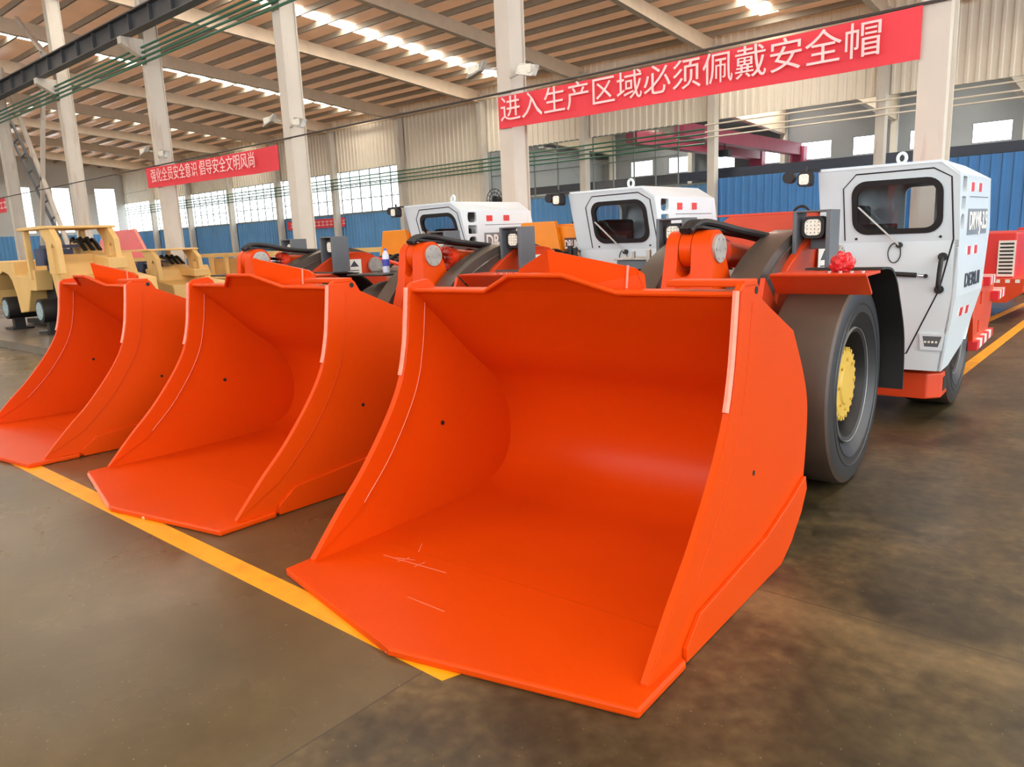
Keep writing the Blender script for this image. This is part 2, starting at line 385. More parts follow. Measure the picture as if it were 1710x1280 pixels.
for x in GRID:
    pr = [(27.9, 8.0), (26.0, 8.1), (16, 8.93), (3, 9.85), (-16, 8.4)]
    lo = MB()
    ys = [27.9, 26, 21, 16, 10, 3, -4, -10, -16]
    zb = [7.98, 8.1, 8.58, 8.93, 9.35, 9.85, 9.35, 8.9, 8.45]
    poly = [(a, c) for a, c in zip(ys, zb)] + [(a, roof_z(a) - .23) for a in reversed(ys)]
    lo.plate([poly], -.012, .012, YZ(x))
    for i in range(len(ys) - 1): lo.beam((x, ys[i], zb[i]), (x, ys[i + 1], zb[i + 1]), .22, .02)
    struct(lo.build('rafter', M_RAFTER))
# eave strut, wall girts
struct(MB().box(XL, XR, YB - .5, YB - .4, 8.05, 8.2).build('trim_3', M_RAFTER))
# the row of crane columns with banners
YC = 9.5
CX = [-2.0 - 6 * k for k in range(-2, 10)]
for x in CX:
    c = MB().box(x - .14, x + .14, YC - .19, YC - .17, 0, 9.2).box(x - .14, x + .14, YC + .17, YC + .19, 0, 9.2).box(x - .10, x + .10, YC - .17, YC + .17, 0, 9.2).box(x - .22, x + .22, YC - .28, YC + .28, 0, .03)
    struct(c.build('column', M_COLUMN))
# next hall beyond the open right half of the back wall
struct(MB().plate([[(-30.5, 0), (XR, 0), (XR, 9.5), (-30.5, 9.5)]] + [[(-3.2 - 2.92 * k - 1.75, 5.35), (-3.2 - 2.92 * k, 5.35), (-3.2 - 2.92 * k, 6.35), (-3.2 - 2.92 * k - 1.75, 6.35)] for k in range(-3, 9)]
       + [[(-13.2 - 2.92 * k - 2.1, 3.2), (-13.2 - 2.92 * k, 3.2), (-13.2 - 2.92 * k, 4.15), (-13.2 - 2.92 * k - 2.1, 4.15)] for k in range(0, 5)],
       0, .15, lambda a, b, t: (a, YN + t, b)).build('wall_far', M_DHALL))
for k in range(-3, 9):
    window((-3.2 - 2.92 * k - 1.75, YN + .05), (-3.2 - 2.92 * k, YN + .05), 5.35, 6.35, 1, 1, m=M_DBEAM)
M_PALE = mat('frosted_pane', (226, 226, 196), 0.5)
for k in range(0, 5):
    window((-13.2 - 2.92 * k - 2.1, YN + .05), (-13.2 - 2.92 * k, YN + .05), 3.2, 4.15, 2, 1, m=M_DBEAM)
struct(MB().add([(-30.5, 28.4, 8.0), (XR, 28.4, 8.0), (XR, YN + .2, 9.0), (-30.5, YN + .2, 9.0), (-30.5, 28.4, 8.1), (XR, 28.4, 8.1), (XR, YN + .2, 9.1), (-30.5, YN + .2, 9.1)],
     [(0, 3, 2, 1), (4, 5, 6, 7), (0, 1, 5, 4), (1, 2, 6, 5), (2, 3, 7, 6), (3, 0, 4, 7)]).build('ceiling_far', mat('next_hall_roof', (112, 132, 142), .6)))
for x in (-24.4, -16.4, -8.4, -.4):
    struct(MB().add([(x - .45, 30, 8.05), (x + .45, 30, 8.05), (x + .45, 44, 8.82), (x - .45, 44, 8.82), (x - .45, 30, 8.07), (x + .45, 30, 8.07), (x + .45, 44, 8.84), (x - .45, 44, 8.84)], [(0, 3, 2, 1), (4, 5, 6, 7), (0, 1, 5, 4), (1, 2, 6, 5), (2, 3, 7, 6), (3, 0, 4, 7)]).build('skylight', M_SKYL))
struct(MB().box(-30.5, XR, 35.6, 36.0, 4.05, 4.45).build('beam', M_DBEAM))
struct(MB().box(-30.5, XR, 45.4, 45.8, 4.45, 4.95).build('beam', M_DBEAM))
for x in GRID[2:9]:
    struct(MB().box(x - 4.2, x - 3.9, 45.3, 45.7, 0, 8.6).build('column', M_COLUMN))
    struct(MB().add([(x - 4.2, 30, 7.6), (x - 3.9, 30, 7.6), (x - 3.9, 45.4, 6.9), (x - 4.2, 45.4, 6.9), (x - 4.2, 30, 8.05), (x - 3.9, 30, 8.05), (x - 3.9, 45.4, 8.6), (x - 4.2, 45.4, 8.6)],
     [(0, 3, 2, 1), (4, 5, 6, 7), (0, 1, 5, 4), (1, 2, 6, 5), (2, 3, 7, 6), (3, 0, 4, 7)]).build('rafter', M_RAFTER))

struct(MB().box(-30.6, -30.5, 28.1, YN + .1, 0, 9.0).build('wall_far', M_DHALL))
# ------------------------------------------------------------------ floor lines
def strip(name, pts, label, cat='floor line'):
    o = MB().add([(x, y, .0006) for x, y in pts] + [(x, y, .0016) for x, y in pts], [(3, 2, 1, 0), (4, 5, 6, 7), (0, 1, 5, 4), (1, 2, 6, 5), (2, 3, 7, 6), (3, 0, 4, 7)]).build(name, M_YLINE)
    o['kind'] = 'structure'
    return o
strip('floor_line', [(-30, 1.67), (-1.84, 1.655), (-1.80, 1.775), (-30, 1.80)], '')
strip('floor_line', [(-1.52, 8.4), (-1.40, 8.4), (-1.28, 26), (-1.40, 26)], '')
strip('floor_line', [(-2.02, 13.0), (-1.9, 13.0), (-1.6, 18), (-1.72, 18)], '')

# ------------------------------------------------------------------ the mining loaders
def sub(parent, name, mb, m, **k): return mb.build(name, m, parent, **k)
FRONT = [(1.105, 1.335), (1.085, 1.18), (1.055, 1.0), (1.0, .83), (.89, .65), (.70, .42), (.52, .245), (.335, .05)]
def make_wheel(root, name, x0, x1, yc, R, out, tyre_rub=True):
    """out=+1: outer face towards +x"""
    W = x1 - x0
    def fl(prof): return [(x0 * 0 + (t if out > 0 else W - t), r * R / .613) for t, r in prof]
    o = MB().lathe(fl([(.0, .585), (.012, .603), (.05, .613), (W - .05, .613), (W - .012, .603), (W, .585)]), (x0, yc, R), 'x', 72).build(name, M_TYRE, root, smooth=True, angle=40)
    for q in ([(W, .585), (W + .008, .54), (W + .006, .50), (W + .010, .495), (W + .006, .49), (W + .004, .45), (W + .008, .445), (W + .002, .44), (W - .02, .39), (W - .05, .36), (W - .10, .31)],
              [(0, .585), (-.008, .54), (0, .44), (.02, .39), (.04, .36)]):
        sub(o, 'sidewall', MB().lathe(fl(q), (x0, yc, R), 'x', 72), M_SIDEW, smooth=True)
    t = W
    def px(a): return x0 + (a if out > 0 else W - a)
    rim = MB().lathe([(px(W - .045) - x0, .362), (px(W - .02) - x0, .345), (px(W - .03) - x0, .325), (px(W - .08) - x0, .305), (px(W - .16) - x0, .285), (px(W - .2) - x0, .0)], (x0, yc, R), 'x', 48)
    sub(o, 'rim', rim, M_BLACK, smooth=True)
    sub(o, 'rim_ring', MB().lathe([(px(W - .03) - x0, .352), (px(W - .018) - x0, .348), (px(W - .03) - x0, .338)], (x0, yc, R), 'x', 48), M_STEEL, smooth=True)
    hub = MB().lathe([(px(W - .2) - x0, .215), (px(W - .075) - x0, .215), (px(W - .06) - x0, .20), (px(W - .06) - x0, .13), (px(W - .05) - x0, .12), (px(W - .05) - x0, .0)], (x0, yc, R), 'x', 40)
    for k in range(24):
        a = 2 * PI * k / 24
        hub.cyl((px(W - .10), yc + .215 * math.cos(a), R + .215 * math.sin(a)), (px(W - .062), yc + .215 * math.cos(a), R + .215 * math.sin(a)), .015, n=6)
    for k in range(8):
        a = 2 * PI * k / 8
        hub.cyl((px(W - .06), yc + .155 * math.cos(a), R + .155 * math.sin(a)), (px(W - .048), yc + .155 * math.cos(a), R + .155 * math.sin(a)), .011, n=6)
    sub(o, 'hub', hub, M_YHUB, smooth=True)
    return o
def make_bucket(root):
    inner = spline([(.30, .032), (.9, .036), (1.5, .048), (1.72, .085), (1.86, .17), (1.93, .33), (1.915, .52), (1.80, .72), (1.57, .915), (1.36, 1.11), (1.22, 1.235)], 6) + [(1.135, 1.318)]
    outer = [(1.30, 1.325), (1.325, 1.285), (1.753, 1.101)] + spline([(1.90, .90), (1.985, .735), (2.0, .58), (1.985, .42), (1.95, .26), (1.86, .14), (1.70, .055)], 5) + [(1.62, .004), (.30, .004)]
    b = MB().plate([inner + outer], -.915, .915, YZ(0)).build('bucket', M_ORANGE, root, smooth=True, angle=50)
    # side plates
    fr = spline(FRONT, 5)
    side = fr + [(.335, .012), (1.62, .004), (1.755, .075), (1.90, .19), (1.965, .285)] + spline([(1.988, .42), (2.003, .58), (1.99, .735), (1.905, .90), (1.753, 1.101)], 5) + [(1.335, 1.285), (1.30, 1.345), (1.265, 1.372), (1.14, 1.36)]
    for s in (-1, 1):
        sub(b, 'side_plate', MB().plate([side], s * .912, s * .942, YZ(0)), M_ORANGE, bevel=.004)
        # raised band along the front edge, seen as a weld line
        band = fr + [(a + .115 + .035 * max(0, min(1, (.95 - c) / .5)), c) for a, c in reversed(fr[:-4])]
        if s < 0: sub(b, 'edge_band', MB().plate([band], -.912, -.902, YZ(0)), M_ORANGE, bevel=.003)
        else: sub(b, 'edge_band', MB().plate([band], .942, .948, YZ(0)), M_ORANGE, bevel=.002)
        wear = [(.60, .004), (.60, .06), (.72, .15), (1.41, .205), (1.75, .285), (1.95, .345), (1.972, .275), (1.90, .175), (1.755, .062), (1.62, .0)]
        sub(b, 'wear_plate', MB().plate([wear], s * .942, s * .962, YZ(0)), M_ORANGE, bevel=.004)
        wl = [(a + .117 + .035 * max(0, min(1, (.95 - c) / .5)), c) for a, c in fr[2:-5]]
        sub(b, 'weld_line', MB().tube([(-.901 if s < 0 else .949, a, c) for a, c in wl], .0022 if s < 0 else .0015, n=5), M_WORN_GLINT if s < 0 else M_ORANGE)
        # window reflection painted as a pale strip on the worn edge
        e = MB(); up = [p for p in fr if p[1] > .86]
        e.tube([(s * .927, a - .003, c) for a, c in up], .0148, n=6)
        sub(b, 'edge_glint', e, M_WORN_GLINT, smooth=True)['label'] = 'painted glint on the worn front edge'
    for a_, c_, r_, n_ in (((.935, 1.272, 1.325), (.9445, 1.272, 1.325), .016, 16), ((.935, 1.285, .545), (.9445, 1.285, .545), .012, 12), ((-.913, 1.30, .535), (-.905, 1.30, .535), .013, 12)): sub(b, 'bolt_hole', MB().cyl(a_, c_, r_, n=n_), M_DARK)
    # cutting lip, spade shaped
    lip = [(-.976, .566), (-.976, .212), (0, 0), (.976, .212), (.976, .566), (.90, .62), (.90, .72), (-.90, .72), (-.90, .62)]
    sub(b, 'cutting_lip', MB().plate([lip], .001, .0365, lambda a, c, t: (a, c, t)), M_ORANGE, bevel=.01, seg=2)
    # crest (spill guard lip) leaning forward, and top rim
    cr = [(-.388, 0), (-.1515, 1), (.1515, 1), (.374, 0), (.374, -.1), (-.388, -.1)]
    sub(b, 'crest_plate', MB().plate([cr], 0, .028, lambda a, c, t: (a, 1.135 - .101 * c + t, 1.318 + .085 * c)), M_ORANGE, bevel=.005)
    rim = MB().tube([(-.925, 1.128, 1.318), (-.388, 1.128, 1.318), (-.1515, 1.03, 1.402), (.1515, 1.03, 1.402), (.374, 1.128, 1.318), (.925, 1.128, 1.318)], .012, n=8)
    sub(b, 'top_rim', rim, M_ORANGE, smooth=True)
    sub(b, 'top_pad', MB().box(.60, .945, 1.15, 1.28, 1.345, 1.372), M_ORANGE, bevel=.006)
    # ridged rock guard behind the crest
    g = MB()
    P = lambda x, y, z: (x, y, z)
    for s in (-1, 1):
        pts = [(0, 1.135, 1.512), (s * .34, 1.355, 1.415), (s * .375, 1.38, 1.385), (s * .385, 1.385, 1.285), (0, 1.165, 1.318)]
        d = Vector((s * -.02, .03, 0))
        vs = pts + [tuple(Vector(p) + d) for p in pts]
        if s < 0: pass
        g.add(vs, [(0, 1, 2, 3, 4), (9, 8, 7, 6, 5)] + [(i, (i + 1) % 5, 5 + (i + 1) % 5, 5 + i) for i in range(5)])
        g.add([(0, 1.135, 1.512), (s * .34, 1.355, 1.415), (s * .30, 1.62, 1.20), (0, 1.62, 1.22)], [(0, 1, 2, 3)])
        g.add([(s * .34, 1.355, 1.415), (s * .38, 1.38, 1.3), (s * .34, 1.62, 1.15), (s * .30, 1.62, 1.20)], [(0, 1, 2, 3)])
    sub(b, 'rock_guard', g, M_ORANGE)
    w = MB().tube([(.315, 1.333, 1.428), (.30, 1.332, 1.25)], .006, n=6)
    sub(b, 'weld_bead', w, M_WORN_GLINT, smooth=True)
    return b
def make_loader():
    root = thing('mining_loader', '', 'loader')
    make_bucket(root)
    # boom arms
    boom = MB().cyl((-.42, 2.80, .92), (.42, 2.80, .92), .09, n=24).cyl((-.42, 2.45, .45), (.42, 2.45, .45), .08, n=24).build('boom', M_BOOM, root, smooth=True)
    top = spline([(2.30, .55), (2.36, .80), (2.50, 1.05), (2.655, 1.222), (2.78, 1.32), (2.93, 1.40), (3.14, 1.48), (3.38, 1.538), (3.62, 1.545), (3.92, 1.46)], 5)
    bot = spline([(3.92, 1.26), (3.75, 1.40), (3.56, 1.49), (3.44, 1.465), (3.25, 1.375), (3.09, 1.275), (2.98, 1.15), (2.92, .96), (2.80, .62), (2.55, .36)], 5)
    for s in (-1, 1):
        x0, x1 = (.235, .42) if s > 0 else (-.42, -.235)
        sub(boom, 'boom_arm', MB().plate([top + bot + [(2.30, .34)]], x0, x1, YZ(0)), M_BOOM, smooth=True, bevel=.008, angle=50)
        sub(boom, 'arm_rib', MB().tube([(s * .422, a + .08, c - .05) for a, c in top[12:36]], .008, n=6), M_BOOM, smooth=True)
    # bell crank with forked top and pin
    def circ(cy, cz, r, a0, a1, n=10): return [(cy + r * math.cos(math.radians(a0 + (a1 - a0) * i / n)), cz + r * math.sin(math.radians(a0 + (a1 - a0) * i / n))) for i in range(n + 1)]
    cheek = circ(2.694, 1.458, .115, -10, 170, 14) + [(2.56, 1.25), (2.50, 1.02), (2.52, .70), (2.80, .62), (2.92, .95), (2.86, 1.2)]
    FL = lambda a, b, t: (t * (1 + max(0, 1.42 - b) * .9), a, b)
    bc = MB().plate([cheek], -.128, -.045, FL).plate([cheek], .042, .165, FL)
    web = [(2.60, 1.29), (2.79, 1.29), (2.87, 1.2), (2.92, .95), (2.80, .62), (2.52, .70), (2.50, 1.02), (2.56, 1.25)]
    u = [(-.046, .70), (.043, .70), (.043, 1.335)] + [(-.0015 + .0445 * math.cos(math.radians(-t)), 1.335 - .0445 * math.sin(math.radians(t))) for t in range(15, 180, 15)] + [(-.046, 1.335)]
    bc.plate([u], 2.562, 2.80, lambda a, c, t: (a * (1 + max(0, 1.42 - c) * .9), t, c))
    bell = bc.build('bell_crank', M_ORANGE, root, smooth=True, bevel=.012, angle=40)
    sub(bell, 'cross_boss', MB().cyl((.150, 2.70, 1.17), (.172, 2.70, 1.17), .09, n=28), M_ORANGE, smooth=True, bevel=.004)
    pin = MB().cyl((-.14, 2.694, 1.458), (.188, 2.694, 1.458), .088, n=32)
    for k in range(6):
        a = 2 * PI * k / 6; pin.cyl((.188, 2.694 + .066 * math.cos(a), 1.458 + .066 * math.sin(a)), (.194, 2.694 + .066 * math.cos(a), 1.458 + .066 * math.sin(a)), .009, n=6)
    pin.cyl((.188, 2.694, 1.458), (.191, 2.694, 1.458), .022, n=12)
    sub(bell, 'pivot_pin', pin, M_STEEL, smooth=True, bevel=.003)['label'] = 'grey steel pin disc'
    # tilt cylinder
    eye = MB().cyl((-.040, 2.694, 1.458), (.037, 2.694, 1.458), .112, n=28).box(-.038, .035, 2.70, 2.86, 1.40, 1.50)
    cyl_ = eye.build('tilt_cylinder', M_ORANGE, root, smooth=True)
    D = Vector((0, .975, -.10)); q0 = Vector((0, 2.80, 1.447))
    at = lambda t: tuple(q0 + D * t)
    sub(cyl_, 'rod', MB().cyl(at(0), at(.22), .048, n=20), M_CHROME, smooth=True)
    gl = MB().cyl(at(.20), at(.27), .105, n=28)
    for k in range(14):
        a = 2 * PI * k / 14; o_ = Vector((math.cos(a) * .085, 0, math.sin(a) * .085)); gl.cyl(tuple(Vector(at(.185)) + o_), tuple(Vector(at(.2)) + o_), .012, n=6)
    sub(cyl_, 'gland', gl, M_REDEYE, smooth=True)
    sub(cyl_, 'barrel', MB().cyl(at(.27), at(1.0), .085, n=24), M_ORANGE, smooth=True)
    hs = MB().add([(-.05, 2.62, 1.585), (.10, 2.62, 1.585), (.16, 3.10, 1.535), (.0, 3.10, 1.535), (-.05, 2.62, 1.60), (.10, 2.62, 1.60), (.16, 3.10, 1.55), (.0, 3.10, 1.55)], [(3, 2, 1, 0), (4, 5, 6, 7), (0, 1, 5, 4), (1, 2, 6, 5), (2, 3, 7, 6), (3, 0, 4, 7)])
    hg = hs.build('hose_guard', M_BLACK, root)
    for k, dx in enumerate((-.06, 0, .07)):
        sub(hg, 'hose', MB().tube(spline([(dx * .4, 2.60, 1.57), (.03 + dx * .6, 2.72, 1.62), (.12 + dx, 3.0, 1.56), (.17 + dx, 3.3, 1.52), (.20 + dx, 3.7, 1.46)], 6), .022, n=8), M_BLACK, smooth=True)
    # front frame
    xf = lambda y: .435 + .125 * max(0, min(1, (y - 3.0) / .7))
    fp = [(2.80, .50), (2.90, .90), (3.02, 1.21), (3.12, 1.31), (3.26, 1.41), (3.40, 1.49), (3.56, 1.50), (3.70, 1.49), (3.78, 1.475), (3.92, 1.40), (3.98, 1.25), (3.98, .40), (3.70, .38), (3.0, .36)]
    fr = MB().box(-.40, .40, 3.0, 4.3, .32, .90).box(-.50, .50, 3.72, 4.3, .40, .95).box(-.3, .3, 3.9, 4.7, .45, 1.15).build('front_frame', M_ORANGE2, root, bevel=.008)
    for s in (-1, 1):
        x0, x1 = (.50, .56) if s > 0 else (-.56, -.50)
        sub(fr, 'frame_plate', MB().plate([fp], 0, .05, lambda a, c, t, s=s: (s * (xf(a) - t), a, c)), M_ORANGE2, smooth=True, bevel=.006)
        pb = MB().cyl((s * .555, 3.829, 1.344), (s * .590, 3.829, 1.344), .085, n=28)
        for k in range(8):
            a = 2 * PI * k / 8; pb.cyl((s * .590, 3.829 + .065 * math.cos(a), 1.344 + .065 * math.sin(a)), (s * .598, 3.829 + .065 * math.cos(a), 1.344 + .065 * math.sin(a)), .008, n=6)
        pb.cyl((s * .590, 3.829, 1.344), (s * .595, 3.829, 1.344), .02, n=10)
        sub(fr, 'boom_pin', pb, M_STEEL, smooth=True, bevel=.003)
    lab = MB().plate([[(3.50, 1.22), (3.66, 1.22), (3.66, 1.42), (3.50, 1.42)]], .001, .004, lambda a, c, t: (xf(a) + t, a, c)); sub(fr, 'warning_label', lab, M_LABEL)
    LM = lambda a, c, t: (xf(a) + t, a, c)
    sub(fr, 'warning_mark', MB().plate([[(3.53, 1.34), (3.63, 1.34), (3.58, 1.405)]], .004, .0055, LM), M_TEXTD)
    for q in (1.295, 1.27, 1.245): sub(fr, 'warning_line', MB().plate([[(3.53, q), (3.63, q), (3.63, q + .009), (3.53, q + .009)]], .004, .0055, LM), M_TEXTD)
    sub(fr, 'hook_label', MB().box(.5605, .564, 3.90, 3.97, 1.24, 1.36), M_LABEL)
    sub(fr, 'hook_mark', MB().tube([(.566, 3.935 + .018 * math.cos(math.radians(t)), 1.285 + .02 * math.sin(math.radians(t))) for t in range(-200, 60, 20)] + [(.566, 3.935, 1.325), (.566, 3.945, 1.345)], .006, n=6), M_TEXTD)
    # fender and mud flap over the front wheel
    fd = MB().plate([[(2.655, 1.303), (2.66, 1.290), (2.80, 1.175), (2.815, 1.19), (2.69, 1.287), (2.98, 1.287), (2.98, 1.303)]], .50, 1.03, YZ(0)).plate([[(2.68, 1.28), (2.80, 1.18), (3.0, 1.0), (2.9, .8), (2.55, .95)]], .44, .47, YZ(0))
    fen = fd.build('fender', M_ORANGE2, root, bevel=.004)
    for k in range(4): sub(fen, 'bolt', MB().cyl((.80 + .06 * k, 2.78, 1.30), (.80 + .06 * k, 2.78, 1.312), .012, n=8), M_CHROME)
    path = spline([(2.99, 1.305), (3.15, 1.30), (3.28, 1.275), (3.40, 1.20), (3.50, 1.09), (3.62, .95), (3.70, .82), (3.74, .65), (3.75, .46)], 5)
    outp = [(a, c) for a, c in path]; off = []
    fl = MB(); vs = []
    for a, c in path: vs += [(.60, a, c), (1.035, a, c)]
    n = len(path); vs2 = [(x, y + .012, z + .012) for x, y, z in vs]
    fs = [(2 * i, 2 * i + 1, 2 * i + 3, 2 * i + 2) for i in range(n - 1)]
    fl.add(vs + vs2, fs + [tuple(j + 2 * n for j in reversed(f)) for f in fs] + [(2 * i + 1, 2 * i + 3, 2 * i + 3 + 2 * n, 2 * i + 1 + 2 * n) for i in range(n - 1)] + [(2 * i, 2 * i + 2 * n, 2 * i + 2 + 2 * n, 2 * i + 2) for i in range(n - 1)] + [(0, 1, 1 + 2 * n, 2 * n), (2 * n - 2, 4 * n - 2, 4 * n - 1, 2 * n - 1)])
    sub(fen, 'mud_flap', fl, M_BLACK, smooth=True, angle=50)['label'] = 'black rubber mud flap'
    fen2 = MB().box(-1.0, -.46, 2.66, 3.2, 1.287, 1.303).build('fender', M_BLACK, root, bevel=.004)
    vs = [(-x, y, z) for x, y, z in fl.v]
    sub(fen2, 'mud_flap', MB().add(vs, fl.f), M_BLACK, smooth=True, angle=50)
    bx = sub(root, 'battery_box', MB().box(-.86, -.42, 3.22, 3.50, 1.20, 1.375), M_GREYBOX, bevel=.008)
    sub(bx, 'lid', MB().box(-.875, -.56, 3.205, 3.51, 1.375, 1.392), M_STEEL, bevel=.004)
    sub(bx, 'latch', MB().box(-.60, -.57, 3.20, 3.23, 1.36, 1.45), M_STEEL, bevel=.004)
    sub(bx, 'latch', MB().box(-.72, -.70, 3.20, 3.23, 1.38, 1.44), M_STEEL, bevel=.004)
    # wheels
    make_wheel(root, 'front_wheel', .555, .915, 3.03, .61, 1)
    make_wheel(root, 'front_wheel', -.915, -.555, 3.03, .61, -1)
    make_wheel(root, 'rear_wheel', .74, 1.10, 5.62, .61, 1)
    make_wheel(root, 'rear_wheel', -.915, -.555, 5.62, .61, -1)
    # head lamps in grey brackets
    for cx, cy in ((.554, 3.34), (-.484, 3.46)):
        br = MB().box(cx - .118, cx - .092, cy - .10, cy + .10, 1.30, 1.665).box(cx + .088, cx + .118, cy - .10, cy + .10, 1.30, 1.665).box(cx - .118, cx + .118, cy - .10, cy + .10, 1.655, 1.667).box(cx - .105, cx + .105, cy + .06, cy + .07, 1.42, 1.52)
        bo = br.build('lamp_bracket', M_GREYBOX, root, bevel=.004)
        sub(bo, 'lamp_housing', MB().plate([rrect(cx - .075, cx + .065, 1.49, 1.63, .04)], cy - .05, cy + .05, lambda a, c, t: (a, t, c)), M_BLACK, bevel=.006)
        sub(bo, 'lens', MB().plate([rrect(cx - .055, cx + .045, 1.51, 1.61, .03)], cy - .056, cy - .049, lambda a, c, t: (a, t, c)), M_LENS)
        dots = MB()
        for i in range(4):
            for j in range(4): dots.cyl((cx - .04 + .024 * i, cy - .058, 1.526 + .023 * j), (cx - .04 + .024 * i, cy - .0555, 1.526 + .023 * j), .004, n=6)
        sub(bo, 'lamp_mark', dots, M_GREYBOX)
    # rear frame, hood, tail
    rf = MB().box(-.85, .62, 4.9, 7.1, .35, 1.05).box(-.85, -.1, 4.75, 5.0, .40, 1.30).build('rear_frame', M_ORANGE2, root, bevel=.01)
    sub(rf, 'step_box', MB().plate([[(.50, 4.86), (1.0, 4.86), (1.09, 4.95), (1.09, 5.28), (.50, 5.28)]], .17, .375, lambda a, c, t: (a, c, t)), M_ORANGE2, bevel=.012)
    sub(rf, 'step_hole', MB().box(1.085, 1.0945, 5.0, 5.16, .22, .33), M_DARK)
    sub(rf, 'tail_plate', MB().plate([[(6.10, .42), (7.0, .42), (7.25, .60), (7.35, .95), (6.9, 1.02), (6.10, 1.02), (5.98, .7)], [(6.35, .78), (6.35, .90), (6.5, .90), (6.5, .78)], [(6.3, .52), (6.3, .64), (6.42, .64), (6.42, .52)]], 1.10, 1.15, YZ(0)), M_ORANGE2, bevel=.006)
    def band(k, *bx): sub(rf, 'red_band' if k % 2 == 0 else 'white_band', MB().box(*bx), M_REDTAPE if k % 2 == 0 else M_WTAPE, bevel=.004)
    for k in range(7): band(k, 1.11, 1.19, 6.05 + .16 * k, 6.21 + .16 * k, .40, .48)
    for k in range(5): band(k, 1.09, 1.20, 6.5 + .1 * k, 6.6 + .1 * k, .95, 1.03)
    for k in range(5): band(k, 1.09, 1.22, 7.1 + .12 * k, 7.22 + .12 * k, .76, .85)
    hd = MB().plate([[(-.90, 1.05), (-.90, 1.55), (-.72, 1.68), (.06, 1.68), (.13, 1.62), (.13, 1.05)]], 5.0, 6.95, lambda a, c, t: (a, t, c)).build('engine_hood', M_AMBER, root, bevel=.02)
    sub(hd, 'front_cover', MB().plate([[(-.92, 1.10), (-.76, 1.735), (-.28, 1.735), (-.14, 1.10)]], 4.93, 4.99, lambda a, c, t: (a, t, c)), M_AMBER, bevel=.01)
    sub(hd, 'name_plate', MB().box(-.19, .125, 4.985, 4.995, 1.40, 1.55), M_DPLATE)
    sub(hd, 'lifting_loop', MB().tube([(-.10 + .07 * math.cos(a * PI / 8), 5.1, 1.67 + .07 * math.sin(a * PI / 8)) for a in range(9)], .012, n=6), M_BLACK, smooth=True)
    sub(hd, 'shade_plate', MB().box(-.85, .13, 5.05, 5.5, 1.682, 1.70), M_AMBER)
    t = text_obj('lettering', 'DRUK', .13, M_TEXTW, frame((-.09, 4.983, 1.475), (1, 0, 0), (0, 0, 1)), hd, bold=.002, fit=.185)
    eq = MB().cyl((.16, 4.62, 1.30), (.16, 4.62, 1.47), .03).cyl((.22, 4.62, 1.30), (.22, 4.62, 1.45), .025).box(.12, .28, 4.55, 4.7, 1.22, 1.31)
    for k in range(5): eq.tube(spline([(-.45 + .12 * k, 4.4, 1.28), (-.4 + .12 * k, 4.6, 1.40 + .03 * (k % 2)), (-.36 + .12 * k, 4.9, 1.32)], 6), .018, n=8)
    vb = MB().box(-.5, .28, 4.45, 4.85, 1.05, 1.29).build('valve_bank', M_STEEL, root, bevel=.01)
    sub(vb, 'hose', eq, M_BLACK, smooth=True)
    sub(vb, 'red_hose', MB().tube(spline([(-.5, 4.4, 1.33), (-.2, 4.36, 1.40), (.1, 4.38, 1.36), (.3, 4.45, 1.30)], 6), .02, n=8), M_REDEYE, smooth=True)
    make_cab(root)
    return root
